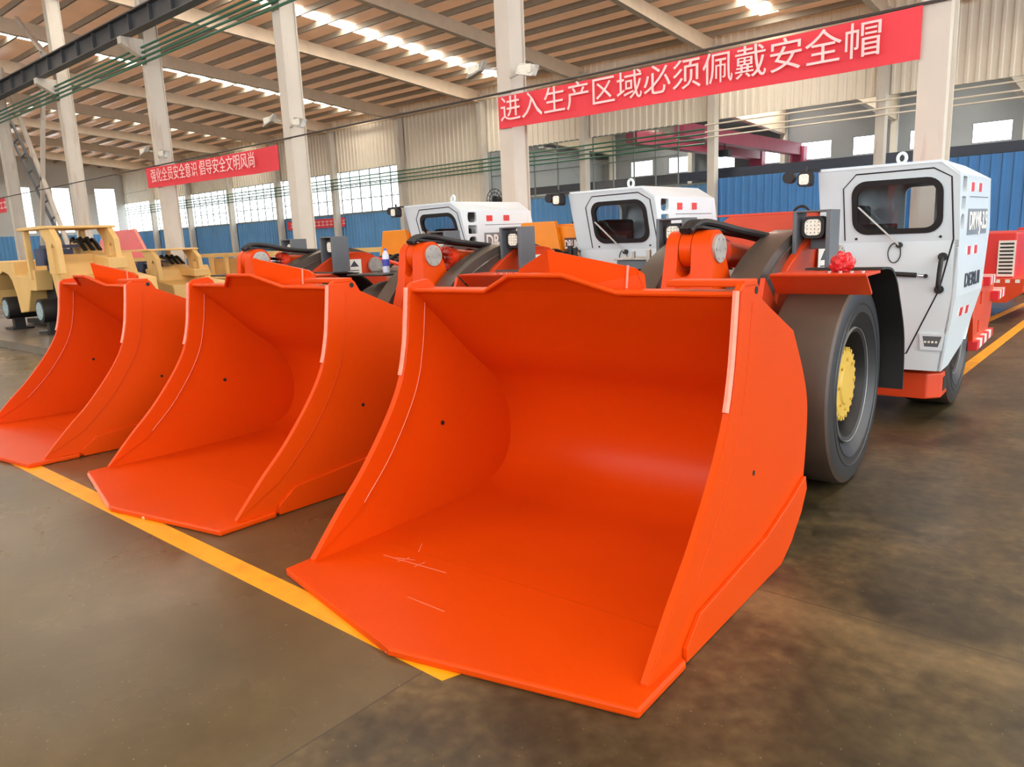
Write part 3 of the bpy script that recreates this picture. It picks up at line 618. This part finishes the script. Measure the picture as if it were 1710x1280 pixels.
def make_cab(root):
    cab = MB().box(.24, 1.05, 4.80, 5.25, .42, .50).build('cab', M_WHITE, root)
    fy = lambda z: 4.565 + (2.0 - z) * .267 if z > 1.42 else 4.72 + (1.42 - z) * .03
    # front: upper leaning half with window, lower upright half
    win = rrect(.445, 1.055, 1.49, 1.875, .10)
    sub(cab, 'front_panel', MB().plate([[(.19, 2.0), (1.05, 2.0), (1.168, 1.90), (1.17, 1.42), (.19, 1.42)], win], 0, .03, lambda a, c, t: (a, fy(c) + t, c)), M_WHITE)
    sub(cab, 'front_panel', MB().plate([[(.19, 1.42), (1.17, 1.42), (1.15, .95), (1.095, .42), (.24, .42), (.24, 1.1)]], 0, .03, lambda a, c, t: (a, fy(c) + t, c)), M_WHITE)
    g0 = rrect(.435, 1.065, 1.48, 1.885, .11); g1 = rrect(.475, 1.025, 1.52, 1.845, .085)
    sub(cab, 'window_seal', MB().plate([g0, g1], -.012, .02, lambda a, c, t: (a, fy(c) + t, c)), M_BLACK)
    sub(cab, 'window_glass', MB().plate([g1], .006, .010, lambda a, c, t: (a, fy(c) + t, c)), M_CABGLASS)
    seam = MB().tube([(a, fy(c) - .0005, c) for a, c in [(.375, 1.44), (.375, 1.84), (.47, 1.94), (1.0, 1.945), (1.115, 1.875), (1.135, 1.43), (1.06, 1.05), (.86, .55), (.80, .54)]], .0055, n=4)
    sub(cab, 'door_seam', seam, M_DARK)
    # side panel
    def sx(y, z): return 1.166 + .067 * (y - 4.6) - (max(0, 1.0 - z) * .12)
    def y0(z): return fy(z) + .0
    slots = [rrect(4.70, 4.83, 1.765, 1.89, .04, 3), rrect(4.705, 4.83, 1.64, 1.735, .012, 3), rrect(4.71, 4.825, 1.50, 1.61, .045, 3)]
    side = [(fy(1.90) + .003, 1.90), (fy(1.42), 1.42), (fy(1.0), 1.0), (fy(.7), .7), (fy(.42), .42), (4.95, .44), (5.32, .58), (5.62, 1.0), (5.76, 1.49), (5.66, 1.885)]
    sub(cab, 'side_panel', MB().plate([side] + slots, 0, .03, lambda a, c, t: (sx(a, c) - t, a, c)), M_WHITE)
    # roof: flat part and sloping shoulder
    R_ = [(.19, 4.565, 2.0), (1.05, 4.565, 2.0), (1.168, 4.595, 1.90), (1.238, 5.66, 1.885), (1.05, 5.66, 2.0), (.19, 5.66, 2.0)]
    rv = R_ + [(x, y, z - .02) for x, y, z in R_]
    sub(cab, 'roof', MB().add(rv, [(0, 1, 4, 5), (1, 2, 3, 4), (11, 10, 7, 6), (10, 9, 8, 7)] + [(i, (i + 1) % 6, 6 + (i + 1) % 6, 6 + i) for i in range(6)]), M_WHITE)
    # left and rear panels with openings
    sub(cab, 'left_panel', MB().plate([[(4.565, 2.0), (4.72, 1.42), (4.75, .42), (5.3, .42), (5.66, 1.1), (5.66, 2.0)], rrect(4.85, 5.5, 1.45, 1.88, .06)], .19, .22, lambda a, c, t: (t, a, c)), M_WHITE)
    sub(cab, 'rear_panel', MB().plate([[(.19, .6), (1.18, .6), (1.21, 1.0), (1.24, 1.49), (1.235, 1.885), (1.05, 2.0), (.19, 2.0)], rrect(.62, 1.10, 1.42, 1.86, .05)], 5.62, 5.65, lambda a, c, t: (a, t - (.28 if c < .8 else 0), c)), M_WHITE)
    # inside: seat, wheel, notice sheet
    sub(cab, 'seat', MB().box(.30, .75, 5.0, 5.5, .6, 1.15).box(.26, .38, 4.95, 5.5, 1.1, 1.72), M_DARK, bevel=.03)
    sub(cab, 'notice_sheet', MB().box(.86, 1.13, 5.55, 5.556, 1.50, 1.88), M_LABEL)
    nm = MB()
    for k in range(6): nm.box(.88, 1.11, 5.547, 5.55, 1.53 + .045 * k, 1.536 + .045 * k)
    sub(cab, 'sheet_lines', nm, M_REDTAPE)
    sub(cab, 'sheet_header', MB().box(.88, 1.11, 5.546, 5.55, 1.80, 1.85), M_PIPE)
    sub(cab, 'control_panel', MB().box(.45, .70, 4.85, 4.98, 1.42, 1.56), M_BLACK, bevel=.01)
    # wiper, cable loop
    wp = MB().cyl((.775, 4.735, 1.395), (.775, 4.68, 1.395), .022, n=14)
    sub(cab, 'wiper_motor', wp, M_BLACK, smooth=True)
    sub(cab, 'wiper', MB().beam((.775, 4.69, 1.395), (.50, 4.60, 1.685), .018, .012).beam((.56, 4.62, 1.62), (.49, 4.597, 1.695), .03, .01), M_STEEL)
    sub(cab, 'cable_loop', MB().tube([(.74 + .045 * math.cos(2 * PI * k / 20), 4.715, 1.335 + .075 * math.sin(2 * PI * k / 20)) for k in range(20)], .004, n=5, closed=True), M_BLACK)
    # handles
    sub(cab, 'door_handle', MB().cyl((.745, 4.70, 1.175), (.905, 4.70, 1.165), .018, n=10), M_BLACK, smooth=True)
    sub(cab, 'latch', MB().cyl((.915, 4.70, 1.163), (.97, 4.70, 1.158), .010, n=10).cyl((.97, 4.715, 1.158), (.97, 4.69, 1.158), .016, n=10), M_CHROME, smooth=True)
    gh = MB().tube(spline([(1.072, 4.725, 1.30), (1.072, 4.665, 1.28), (1.066, 4.66, 1.2), (1.062, 4.665, 1.08), (1.062, 4.73, 1.06)], 6), .017, n=10)
    gh.cyl((1.073, 4.72, 1.30), (1.073, 4.70, 1.30), .032, n=14).cyl((1.062, 4.728, 1.055), (1.062, 4.705, 1.055), .032, n=14)
    sub(cab, 'grab_handle', gh, M_BLACK, smooth=True)
    # lower lamp behind a guard
    sub(cab, 'lower_lamp', MB().plate([[(.965, .70), (1.105, .70), (1.08, .60), (.985, .60)]], -.012, .0, lambda a, c, t: (a, fy(c) + t, c)), M_GREYBOX)
    sub(cab, 'lamp_guard', MB().plate([[(.945, .715), (1.12, .715), (1.10, .585), (.955, .585)], [(.985, .612), (.968, .695), (1.10, .695), (1.078, .612)]], -.016, .0, lambda a, c, t: (a, fy(c) + t, c)), M_WHITE)
    lg = MB()
    for k in range(4): lg.cyl((.99 + .025 * k, fy(.65) - .014, .65), (.99 + .025 * k, fy(.65) - .02, .65), .009, n=8)
    sub(cab, 'lamp_lens', lg, M_LENS)
    sub(cab, 'panel_screw', MB().cyl((.46, fy(1.45) - .006, 1.45), (.46, fy(1.45), 1.45), .01, n=8).cyl((1.05, fy(1.45) - .006, 1.45), (1.05, fy(1.45), 1.45), .01, n=8), M_DARK)
    # roof corner lamp, eye bolt
    sub(cab, 'work_lamp', MB().plate([rrect(.06, .165, 1.875, 1.985, .03)], 4.47, 4.56, lambda a, c, t: (a, t, c)).cyl((.11, 4.52, 1.98), (.11, 4.52, 2.03), .012).box(.10, .21, 4.53, 4.57, 1.985, 2.0), M_BLACK, bevel=.005)
    sub(cab, 'work_lens', MB().plate([rrect(.075, .15, 1.89, 1.97, .02)], 4.464, 4.47, lambda a, c, t: (a, t, c)), M_LENS)
    sub(cab, 'side_lamp', MB().cyl((-.03, 4.52, 1.955), (-.03, 4.60, 1.955), .045, n=14).box(-.02, .12, 4.54, 4.56, 1.99, 2.0), M_BLACK, smooth=True)
    eb = MB().tube([(.72 + .03 * math.cos(2 * PI * k / 16), 4.9, 2.055 + .038 * math.sin(2 * PI * k / 16)) for k in range(16)], .013, n=8, closed=True).cyl((.72, 4.9, 1.99), (.72, 4.9, 2.02), .02)
    sub(cab, 'eye_bolt', eb, M_WHITE, smooth=True)
    # reflective tape, plates and lettering on the side
    def onside(y, z, d=.004): return (sx(y, z) + d, y, z)
    for z0_, ys in ((1.775, (4.97, 5.23)), (1.30, (4.99, 5.22)), (.83, (4.95, 5.15))):
        for yy in ys:
            for nm_, mm, dy, wid, dd in (('reflector_backing', M_WTAPE, -.02, .13, .003), ('reflector', M_REDTAPE, 0, .09, .005)):
                y_0, y_1 = yy + dy, yy + dy + wid
                sub(cab, nm_, MB().add([onside(y_0, z0_, dd), onside(y_1, z0_, dd), onside(y_1, z0_ + .065, dd), onside(y_0, z0_ + .065, dd), onside(y_0, z0_, -.002), onside(y_1, z0_, -.002), onside(y_1, z0_ + .065, -.002), onside(y_0, z0_ + .065, -.002)],
                       [(3, 2, 1, 0), (4, 5, 6, 7), (0, 1, 5, 4), (1, 2, 6, 5), (2, 3, 7, 6), (3, 0, 4, 7)]), mm)
    pl = MB().add([onside(4.93, 1.45), onside(5.60, 1.45), onside(5.60, 1.645), onside(4.93, 1.645), onside(4.93, 1.45, -.002), onside(5.60, 1.45, -.002), onside(5.60, 1.645, -.002), onside(4.93, 1.645, -.002)], [(3, 2, 1, 0), (4, 5, 6, 7), (0, 1, 5, 4), (1, 2, 6, 5), (2, 3, 7, 6), (3, 0, 4, 7)])
    sub(cab, 'model_plate', pl, M_PLATE)
    text_obj('model_lettering', 'DRWJ-3.5', .19, M_TEXTW, frame(onside(5.265, 1.548, .008), (.067, 1, 0), (0, 0, 1)), cab, bold=.003, fit=.62)
    text_obj('maker_lettering', 'DERUI', .15, M_TEXTD, frame(onside(5.22, 1.10, .005), (.067, 1, 0), (0, .0, 1)), cab, bold=.002, fit=.50)
    sub(cab, 'rear_seam', MB().tube([onside(a, c, .0005) for a, c in [(4.95, 1.735), (5.6, 1.735)]], .003, n=4), M_DARK)
    return cab
LA = make_loader()
LA.location = (-2.121875, 1.642630, 0); LA.rotation_euler.z = .0375
LA['label'] = 'nearest orange loader at the right, its whole yellow-hubbed front wheel and white cab in view'
LB = copy_tree(LA); LB.location = (-4.822689, 1.673694, 0); LB.rotation_euler.z = -.0135
LB['label'] = 'middle orange loader, parked between the two others, amber engine hood with DRUK plate'
LC = copy_tree(LA); LC.location = (-7.391774, 1.547252, 0); LC.rotation_euler.z = -.0657
LC['label'] = 'farthest orange loader, its bucket tip cut off at the left picture edge'
for o in (LA, LB, LC): o['group'] = 'orange mining loaders in a row'
# the nearest one has its hood in the frame colour
def recolour(o, frm, to):
    me = o.data.copy(); me.materials[0] = to; o.data = me
for ch in LA.children:
    if ch.name.startswith('engine_hood'):
        recolour(ch, M_AMBER, M_ORANGE2)
        for c2 in list(ch.children):
            n = c2.name.split('.')[0]
            if n == 'shade_plate': recolour(c2, M_AMBER, M_ORANGE2)
            if n in ('lettering', 'name_plate', 'front_cover'): bpy.data.objects.remove(c2)

# ------------------------------------------------------------------ banners, cable, lamps, pipes, crane beam
def banner(name, x0, x1, za0, za1, zb0, zb1, body, label, fit, cx, size, y=YC - .235, wave=.03, rot=0):
    k = 40; b = MB(); vs = []
    f = lambda u: wave * math.sin(u * 9) + wave * .5 * math.sin(u * 23 + 1)
    for d in (0, .004):
        for i in range(k + 1):
            u = i / k; x = x0 + (x1 - x0) * u; sag = -.03 * math.sin(PI * u)
            zb = za0 + (zb0 - za0) * u + sag * .5; zt = za1 + (zb1 - za1) * u + sag
            vs += [(x, y + f(u) * .6 + d, zb), (x, y + f(u) * .2 + d, zt)]
    n = 2 * (k + 1)
    fs = [(2 * i, 2 * i + 2, 2 * i + 3, 2 * i + 1) for i in range(k)]
    b.add(vs, fs + [tuple(j + n for j in reversed(q)) for q in fs])
    o = b.build(name, M_BANNER, smooth=True); tag(o, label, 'banner')
    sl = (zb0 + zb1 - za0 - za1) / 2 / (x1 - x0)
    zc = (za0 + za1) / 2 + sl * (cx - x0)
    t = text_obj('lettering', body, size, M_BANTXT, frame((cx, y - .062, zc), (1, 0, sl), (0, 0, 1)), o, bold=.0, fit=fit, ext=.002)
    return o
banner('banner', -8.10, -2.12, 3.27, 3.745, 3.255, 3.79, '进入生产区域必须佩戴安全帽', 'long red banner between the two nearest columns with large white characters', 5.5, -5.25, .40)
banner('banner', -20.5, -14.25, 3.27, 3.78, 3.19, 3.70, '强化全员安全意识 倡导安全文明风尚', 'red banner strung farther left behind the rear loaders, creased at its right end', 5.0, -17.6, .36, wave=.05, y=YC - .29)
tag(MB().tube([(x, YC - .22, 3.80 + .0006 * (x + 12) ** 2 * .1) for x in range(-34, 12, 2)], .016, n=6).build('steel_cable', M_CABLE), 'dark steel cable running along the column row above the banners', 'cable')
def small_banner(x0, x1, y, z0, z1, label):
    o = MB().box(x0, x1, y - .004, y, z0, z1).build('wall_banner', M_BANNER); tag(o, label, 'banner')
    b = MB(); n = int((x1 - x0) / .42)
    for i in range(n):
        x = x0 + .3 + i * .42; w = .3
        b.box(x, x + w, y - .008, y - .003, z0 + .14, z0 + .19).box(x, x + w, y - .008, y - .003, z1 - .19, z1 - .14).box(x + w * .4, x + w * .55, y - .008, y - .003, z0 + .14, z1 - .14)
    b.build('lettering', M_BANTXT, o)
small_banner(-42.9, -36.9, YB - .08, 2.66, 3.2, 'small faded red banner on the blue wall, partly hidden by a column')
fl_xs = [(-2.0, 0), (-8.0, 1), (-14.0, 1), (-20.0, 1)]
names = {-8.0: 'tall column rising behind the farthest loader cab', -14.0: 'column at the farther banner right end', -20.0: 'column at the farther banner left end'}
for x, on in fl_xs:
    if not on: continue
    for s, z in ((-1, 4.22), (1, 4.05)):
        r = thing('floodlight', 'floodlight on the %s of the %s' % ('left' if s < 0 else 'right', names[x]), 'floodlight', (x + s * .14, YC - .2, z), 0, 'floodlights on the columns')
        MB().beam((0, 0, -.05), (s * .25, -.02, 0), .03, .03).build('arm', M_STEEL, r)
        hd = MB().plate([rrect(-.16, .16, -.09, .09, .02, 2)], -.05, .05, lambda a, c, t: (s * .38 + a, -.04 + c * .6 + t, c - .25 * a * s)).build('lamp_head', M_STEEL, r, bevel=.01)
        MB().box(s * .38 - .12, s * .38 + .12, -.12, -.11, -.06, .06).build('lens', M_LENS, hd)
for k, z in enumerate((6.30, 6.42, 6.54, 6.66)):
    o = MB().cyl((-42, YC - .26, z), (6, YC - .26, z), .03, n=10).build('green_pipe', M_PIPE, smooth=True)
    tag(o, 'thin green pipe along the upper columns, %s of four' % ('lowest', 'second from bottom', 'second from top', 'topmost')[k], 'pipe', 'green pipes along the column row')
for k, z in enumerate((4.80, 4.98, 5.16, 5.34)):
    o = MB().cyl((-66, YB - .5, z), (-13.6, YB - .5, z), .035, n=8).build('wall_pipe', M_PIPE, smooth=True)
    tag(o, 'green pipe along the long back wall, %s of four' % ('lowest', 'second from bottom', 'second from top', 'topmost')[k], 'pipe', 'green pipes along the back wall')
for k, z in enumerate((5.02, 5.22, 5.48)):
    tag(MB().cyl((-13.6, YB - .5, z), (14, YB - .5, z), .028, n=8).build('conduit', M_CLAD, smooth=True), 'pale conduit across the open bay above the blue partition, %s of three' % ('lowest', 'middle', 'topmost')[k], 'conduit', 'pale conduits above the blue partition')
rb = MB().box(-60, 10, 8.78, 9.02, 6.86, 6.89).box(-60, 10, 8.76, 9.04, 7.28, 7.31).box(-60, 10, 8.89, 8.91, 6.89, 7.28)
for i in range(62): rb.box(-58 + 1.1 * i, -58 + 1.1 * i + .03, 8.80, 9.0, 6.89, 7.28)
tag(rb.build('crane_runway_beam', M_CRANEB), 'dark steel crane runway beam crossing the upper left', 'beam')
for x in CX:
    b = MB().plate([[(8.75, 6.86), (8.75, 6.70), (9.2, 6.45), (9.31, 6.45), (9.31, 6.86)]], -.1, .1, lambda a, c, t: (x + t, a, c)).build('column_bracket', M_COLUMN)
    struct(b)

# ------------------------------------------------------------------ things behind the loaders, left side
tag(MB().box(-22, -13.1, 4.15, 6.9, .0, .13).build('floor_plate', mat('worn_steel_plate', (120, 112, 100), .3, metal=.3, var=.2)), 'low steel floor plate with dark edge under the ochre machine', 'plate')
def ochre_loader(loc, kz, stands, label):
    r = thing('ochre_machine', label, 'loader', loc, 0, 'unfinished ochre machines')
    Z = lambda a, c, t: (a, t, c * kz)
    prof = [(-3.6, 1.42), (-1.65, 1.40), (-1.65, 1.12), (-.98, 1.10), (-.80, 1.22), (-.45, 1.22), (-.5, .82), (-.85, .82), (-1.15, .40), (-1.62, .36), (-1.72, .75), (-1.86, 1.0), (-2.05, 1.14), (-2.35, 1.20), (-2.7, 1.12), (-3.0, .8), (-3.1, .45), (-3.6, .45)]
    MB().plate([prof], 0, 1.6, Z).build('rear_frame', M_YELLOW, r, bevel=.02)
    f = MB().plate([[(.05, 1.45), (.45, 1.5), (.62, 1.1), (1.4, 1.0), (1.5, .3), (.35, .3), (.2, .9)]], .1, 1.5, Z).build('front_frame', M_YELLOW, r, bevel=.02)
    MB().box(.2, .42, .085, .1, 1.2 * kz, 1.23 * kz).build('slot', M_DARK, f)
    MB().box(-.9, .3, .3, 1.3, .35 * kz, 1.15 * kz).build('centre_hinge', M_DARK, r)
    c = MB().plate([[(-.75, 2.02), (.55, 2.02), (.85, 2.0), (.85, 1.96), (-.75, 1.965)]], -.1, 1.1, Z).build('canopy', M_YELLOW, r, bevel=.01)
    for yy in (-.05, .95):
        MB().box(-.62, -.52, yy, yy + .1, 1.05 * kz, 1.96 * kz).build('post', M_YELLOW, c, bevel=.01)
        MB().plate([[(.3, 1.96), (.82, 1.96), (1.05, 1.75), (1.1, 1.15), (1.0, 1.15), (.96, 1.62), (.86, 1.70), (.80, 1.62), (.80, 1.15), (.55, 1.15), (.55, 1.72)]], yy, yy + .1, Z).build('rear_post', M_YELLOW, c, bevel=.008)
    bm = MB().plate([[(-.55, 1.72), (-.38, 1.76), (.2, 1.50), (1.2, 1.40), (1.2, 1.2), (.2, 1.25), (-.42, 1.46)]], .75, 1.1, Z).build('boom', M_YELLOW, r, bevel=.015)
    h = MB()
    for yy in (.78, .92, 1.05): h.tube(spline([(-.6, yy, 1.58 * kz), (-.5, yy, 1.80 * kz), (-.36, yy, 1.72 * kz), (-.2, yy, 1.76 * kz), (.1, yy, 1.56 * kz)], 5), .04, n=8)
    h.build('hose', M_BLACK, bm, smooth=True)
    p = MB().box(-.35, -.05, .2, .6, 1.2 * kz, 1.6 * kz).cyl((-.2, .1, 1.3 * kz), (-.2, .1, 1.62 * kz), .12).box(-.45, .0, .15, .7, 1.62 * kz, 1.68 * kz)
    p.build('control_stand', mat('navy_control_box', (58, 66, 92), .5), r)
    if stands:
        for hx in (-2.2, -.15):
            hb = MB().cyl((hx, -.10, .45), (hx, .5, .45), .23, n=24).build('axle_hub', M_BLACK, r, smooth=True)
            ring = MB().cyl((hx, -.11, .45), (hx, -.095, .45), .17, n=24)
            ring.build('hub_face', mat('pale_hub_face', (150, 170, 176), .5, var=.3, scale=20), hb, smooth=True)
            MB().box(hx - .08, hx + .08, .0, .2, .02, .26).box(hx - .25, hx + .25, -.1, .3, 0, .04).build('jack_stand', M_BLACK, r)
        MB().box(-3.4, 1.4, .6, .75, .02, .12).box(-3.4, 1.4, 1.2, 1.35, .02, .12).build('skid', M_DARK, r)
    return r
ochre_loader((-16.0, 5.0, .13), 1.0, True, 'ochre unfinished machine with canopy on stands, cut off at the left edge')
ochre_loader((-18.6, 7.9, 0), .83, False, 'lower ochre machine with thin canopy behind the farthest bucket')
def rack(loc, L, H, label):
    r = thing('steel_rack', label, 'rack', loc, 0, 'ochre steel racks')
    for q in (0, .9): MB().box(0, L, q, q + .08, H - .1, H).build('top_rail', M_YELLOW, r)
    MB().box(0, L, 0, .98, .5 * H, .5 * H + .1).build('shelf', M_YELLOW, r)
    n = int(L / .75)
    for i in range(n + 1):
        x = (L - .08) * i / n
        MB().box(x, x + .08, 0, .1, 0, H - .1).box(x, x + .08, .88, .98, 0, H - .1).build('post', M_YELLOW, r)
    MB().box(0, L, .94, .98, .55 * H, H - .15).build('back_sheet', mat('tan_sheet', (190, 150, 92), .6), r)
    return r
rack((-28.6, 10.2, 0), 5.6, 1.45, 'ochre steel rack below the raised crimson bucket')
rack((-21.2, 10.2, 0), 4.8, 1.50, 'long ochre steel rack in front of the blue wall, left of the small lamps')
rack((-13.7, 10.4, 0), 1.3, 1.50, 'short ochre rack just left of the amber hood of the farthest loader')
cb = thing('crimson_bucket', 'raised crimson loader bucket with pale side edges before the end windows', 'bucket', (-29.2, 10.4, 1.46))
MB().add([(0, .9, .95), (2.6, .9, .95), (5.5, 0, 0), (3.2, 0, 0), (0, .98, .95), (2.6, .98, .95), (5.5, .08, 0), (3.2, .08, 0)], [(3, 2, 1, 0), (4, 5, 6, 7), (0, 1, 5, 4), (1, 2, 6, 5), (2, 3, 7, 6), (3, 0, 4, 7)]).build('floor_sheet', M_CRIM, cb)
MB().add([(0, .9, .95), (3.2, 0, 0), (.9, .1, 0), (0, .94, .95), (3.23, .04, 0), (.9, .2, 0)], [(0, 1, 2), (5, 4, 3), (0, 3, 4, 1), (1, 4, 5, 2), (2, 5, 3, 0)]).build('side_sheet', mat('pink_side_sheet', (226, 120, 120), .5), cb)
for q in ([(0, .9, .96), (3.2, 0, .01)], [(2.6, .9, .96), (5.5, 0, .01)]): MB().tube(q, .03, n=6).build('edge', M_WORN_GLINT, cb)
# lattice mast and bracing
lm = thing('lattice_mast', 'slanting grey ladder-like lattice mast at the far left', 'mast', (-28.6, 10.0, 0))
a0, a1 = Vector((-5.2, 0, 7.0)), Vector((.9, 0, .0)); off = Vector((.62, 0, .12))
MB().beam(a0, a1, .08, .08).build('rail', M_GREYBOX, lm); MB().beam(a0 + off, a1 + off - Vector((0, 0, .12)), .08, .08).build('rail', M_GREYBOX, lm)
for i in range(1, 12):
    p = a0.lerp(a1, i / 12); MB().beam(p, p + off, .05, .05).build('rung', M_GREYBOX, lm)
for p, q in (((-28.3, 9.9, 8.2), (-31.6, 9.9, 1.2)), ((-32.6, 9.9, 8.4), (-28.6, 9.9, 1.8)), ((-30.2, 9.9, 9.6), (-28.2, 9.9, 8.1))):
    struct(MB().beam(p, q, .12, .12).build('beam', M_COLUMN))
# fan, crane in the next hall
fn = thing('cage_fan', 'round wire cage fan on a stand behind the farthest loader cab', 'fan', (-11.55, 13.0, 0))
MB().cyl((0, 0, 0), (0, 0, 2.2), .03).cyl((0, 0, 0), (0, 0, .04), .3).build('stand', M_DARK, fn)
g = MB()
for rr in (.08, .16, .24): g.tube([(rr * math.cos(2 * PI * k / 24), -.05, 2.44 + rr * math.sin(2 * PI * k / 24)) for k in range(24)], .008, n=5, closed=True)
for k in range(12): g.cyl((.08 * math.cos(PI * k / 6), -.05, 2.44 + .08 * math.sin(PI * k / 6)), (.24 * math.cos(PI * k / 6), -.05, 2.44 + .24 * math.sin(PI * k / 6)), .006, n=5)
g.build('cage', M_DARK, fn)
MB().cyl((0, -.03, 2.44), (0, .12, 2.44), .08).build('motor', M_DARK, fn)
cr = thing('overhead_crane', 'magenta overhead crane girder in the next hall', 'crane', (-19, 31, 5.6))
MB().box(-.3, .3, 0, 14.2, 0, .65).build('girder', M_MAG, cr)
MB().box(2.2, 2.7, 0, 14.2, 0, .65).build('girder', M_MAG, cr)
for q in (-.45, 2.05): MB().box(q, q + .8, 14.2, 14.75, -.64, .5).build('end_carriage', M_MAG, cr)
hk = MB().cyl((2.63, 4.2, -.5), (2.63, 4.2, 0), .02).box(2.35, 2.9, 4.0, 4.4, -.60, -.3).build('hook_block', M_BLACK, cr)
# red machines in the aisle at the right
def red_machine(loc, label, s=1):
    r = thing('red_machine', label, 'machine', loc, 0, 'red machines at the right edge')
    MB().box(-1.0, .35 * s, 0, 2.6, .62, 1.33).build('body', M_REDMC, r, bevel=.03)
    gr = MB().box(.12, .34, -.03, .0, .68, 1.22).build('grille', M_LABEL, r)
    for k in range(9): MB().box(.14, .32, -.036, -.028, .72 + .055 * k, .745 + .055 * k).build('slat', M_DARK, gr)
    b = MB().plate([[(-.9, .30), (.3, .30), (.5, .45), (.52, .66), (-.9, .66)]], -.25, 2.4, lambda a, c, t: (a, t, c)).build('base_frame', M_ORANGE2, r, bevel=.01)
    for k in range(4): MB().box(.02 + .125 * k, .08 + .125 * k, -.258, -.25, .60, .65).build('reflector', M_WTAPE, b)
    for hx in (-.7,):
        MB().cyl((hx, -.1, .3), (hx, .3, .3), .3, n=24).cyl((hx, 2.0, .3), (hx, 2.4, .3), .3, n=24).build('wheel', M_TYRE, r, smooth=True)
    return r
red_machine((-1.98, 13.6, 0), 'red machine with white grille parked in the aisle behind the nearest cab')
red_machine((-1.35, 19.5, 0), 'farther red machine half hidden behind the white grille machine')
# small things on and around the loaders
from mathutils import noise as mnoise
MA = Matrix.Translation(LA.location) @ Matrix.Rotation(.0375, 4, 'Z'); MBm = Matrix.Translation(LB.location) @ Matrix.Rotation(-.0135, 4, 'Z')
bmx = bmesh.new(); bmesh.ops.create_icosphere(bmx, subdivisions=4, radius=1.0)
for v in bmx.verts:
    n = mnoise.noise(v.co * 2.3) * .25 + mnoise.noise(v.co * 6) * .08
    v.co = v.co * (1 + n); v.co.x *= .066; v.co.y *= .065; v.co.z = max(v.co.z * .064, -.045)
me = bpy.data.meshes.new('plastic_bag'); bmx.to_mesh(me); bmx.free(); me.materials.append(mat('red_plastic_film', (190, 26, 36), .35, var=.3, scale=14, coat=.3))
bag = bpy.data.objects.new('plastic_bag', me); COL.objects.link(bag); bag.location = MA @ Vector((.85, 2.86, 1.351))
tag(bag, 'crumpled red plastic bag on the nearest loader fender beside its cab', 'bag')
bt = thing('water_bottle', 'clear water bottle with blue label left of the middle bell crank', 'bottle', MBm @ Vector((-.765, 2.95, 1.3035)))
MB().lathe([(0, .0), (0, .034), (.10, .034), (.11, .031), (.16, .034), (.19, .02), (.205, .013)], (0, 0, 0), 'z', 20).build('body', mat('bottle_plastic', (196, 206, 226), .1, coat=.5), bt, smooth=True)
MB().lathe([(.06, .0345), (.06, .0355), (.125, .0355), (.125, .0345)], (0, 0, 0), 'z', 20).build('paper_band', mat('blue_label', (60, 70, 170), .5), bt, smooth=True)
MB().lathe([(.205, .0), (.205, .015), (.225, .015), (.225, .0)], (0, 0, 0), 'z', 16).build('cap', mat('blue_cap', (70, 90, 190), .4), bt, smooth=True)
tag(MB().cyl((-2.150, 1.655, .009), (-2.128, 1.655, .009), .009, n=6).build('bolt', M_STEEL), 'loose steel bolt on the floor at the tip of the nearest bucket', 'bolt')
tag(MB().box(-4.56, -4.50, 1.735, 1.76, .002, .02).build('wood_chip', M_WOOD, bevel=.004), 'pale wood chip on the yellow line beside the middle bucket', 'chip')
tag(MB().box(-5.43, -5.38, 1.80, 1.825, .001, .012).build('wood_chip', M_WOOD, bevel=.003), 'small pale chip on the floor left of the middle bucket corner', 'chip')

# scratches on the nearest bucket floor (its own wear)
bk = [c for c in LA.children if c.name.split('.')[0] == 'bucket'][0]
sc = MB()
for p, q, r in (((-.68, .585), (-.27, .611), .0022), ((-.45, .575), (-.44, .64), .002), ((-.56, .57), (-.545, .635), .0025), ((-.62, .80), (-.55, .70), .0018), ((-.6, .60), (-.5, .63), .002), ((-.25, .34), (-.02, .335), .0016)):
    zz = .0362 if p[1] < .72 else .0345
    sc.beam((p[0], p[1], zz), (q[0], q[1], zz), r * 2, .0012)
sc.build('scratch', M_WORN_GLINT, bk)

small_banner(-38.0, -32.45, YC - .2, 3.30, 3.82, 'red banner end left of the leftmost column, cut off by the picture edge')
bkb = [c for c in LB.children if c.name.split('.')[0] == 'bucket'][0]
wlp = MB().beam((-.93, .196, .021), (-.06, .008, .021), .012, .026).build('worn_lip_edge', M_WORN_GLINT, bkb)
wlp['label'] = 'pale unpainted left lip edge'
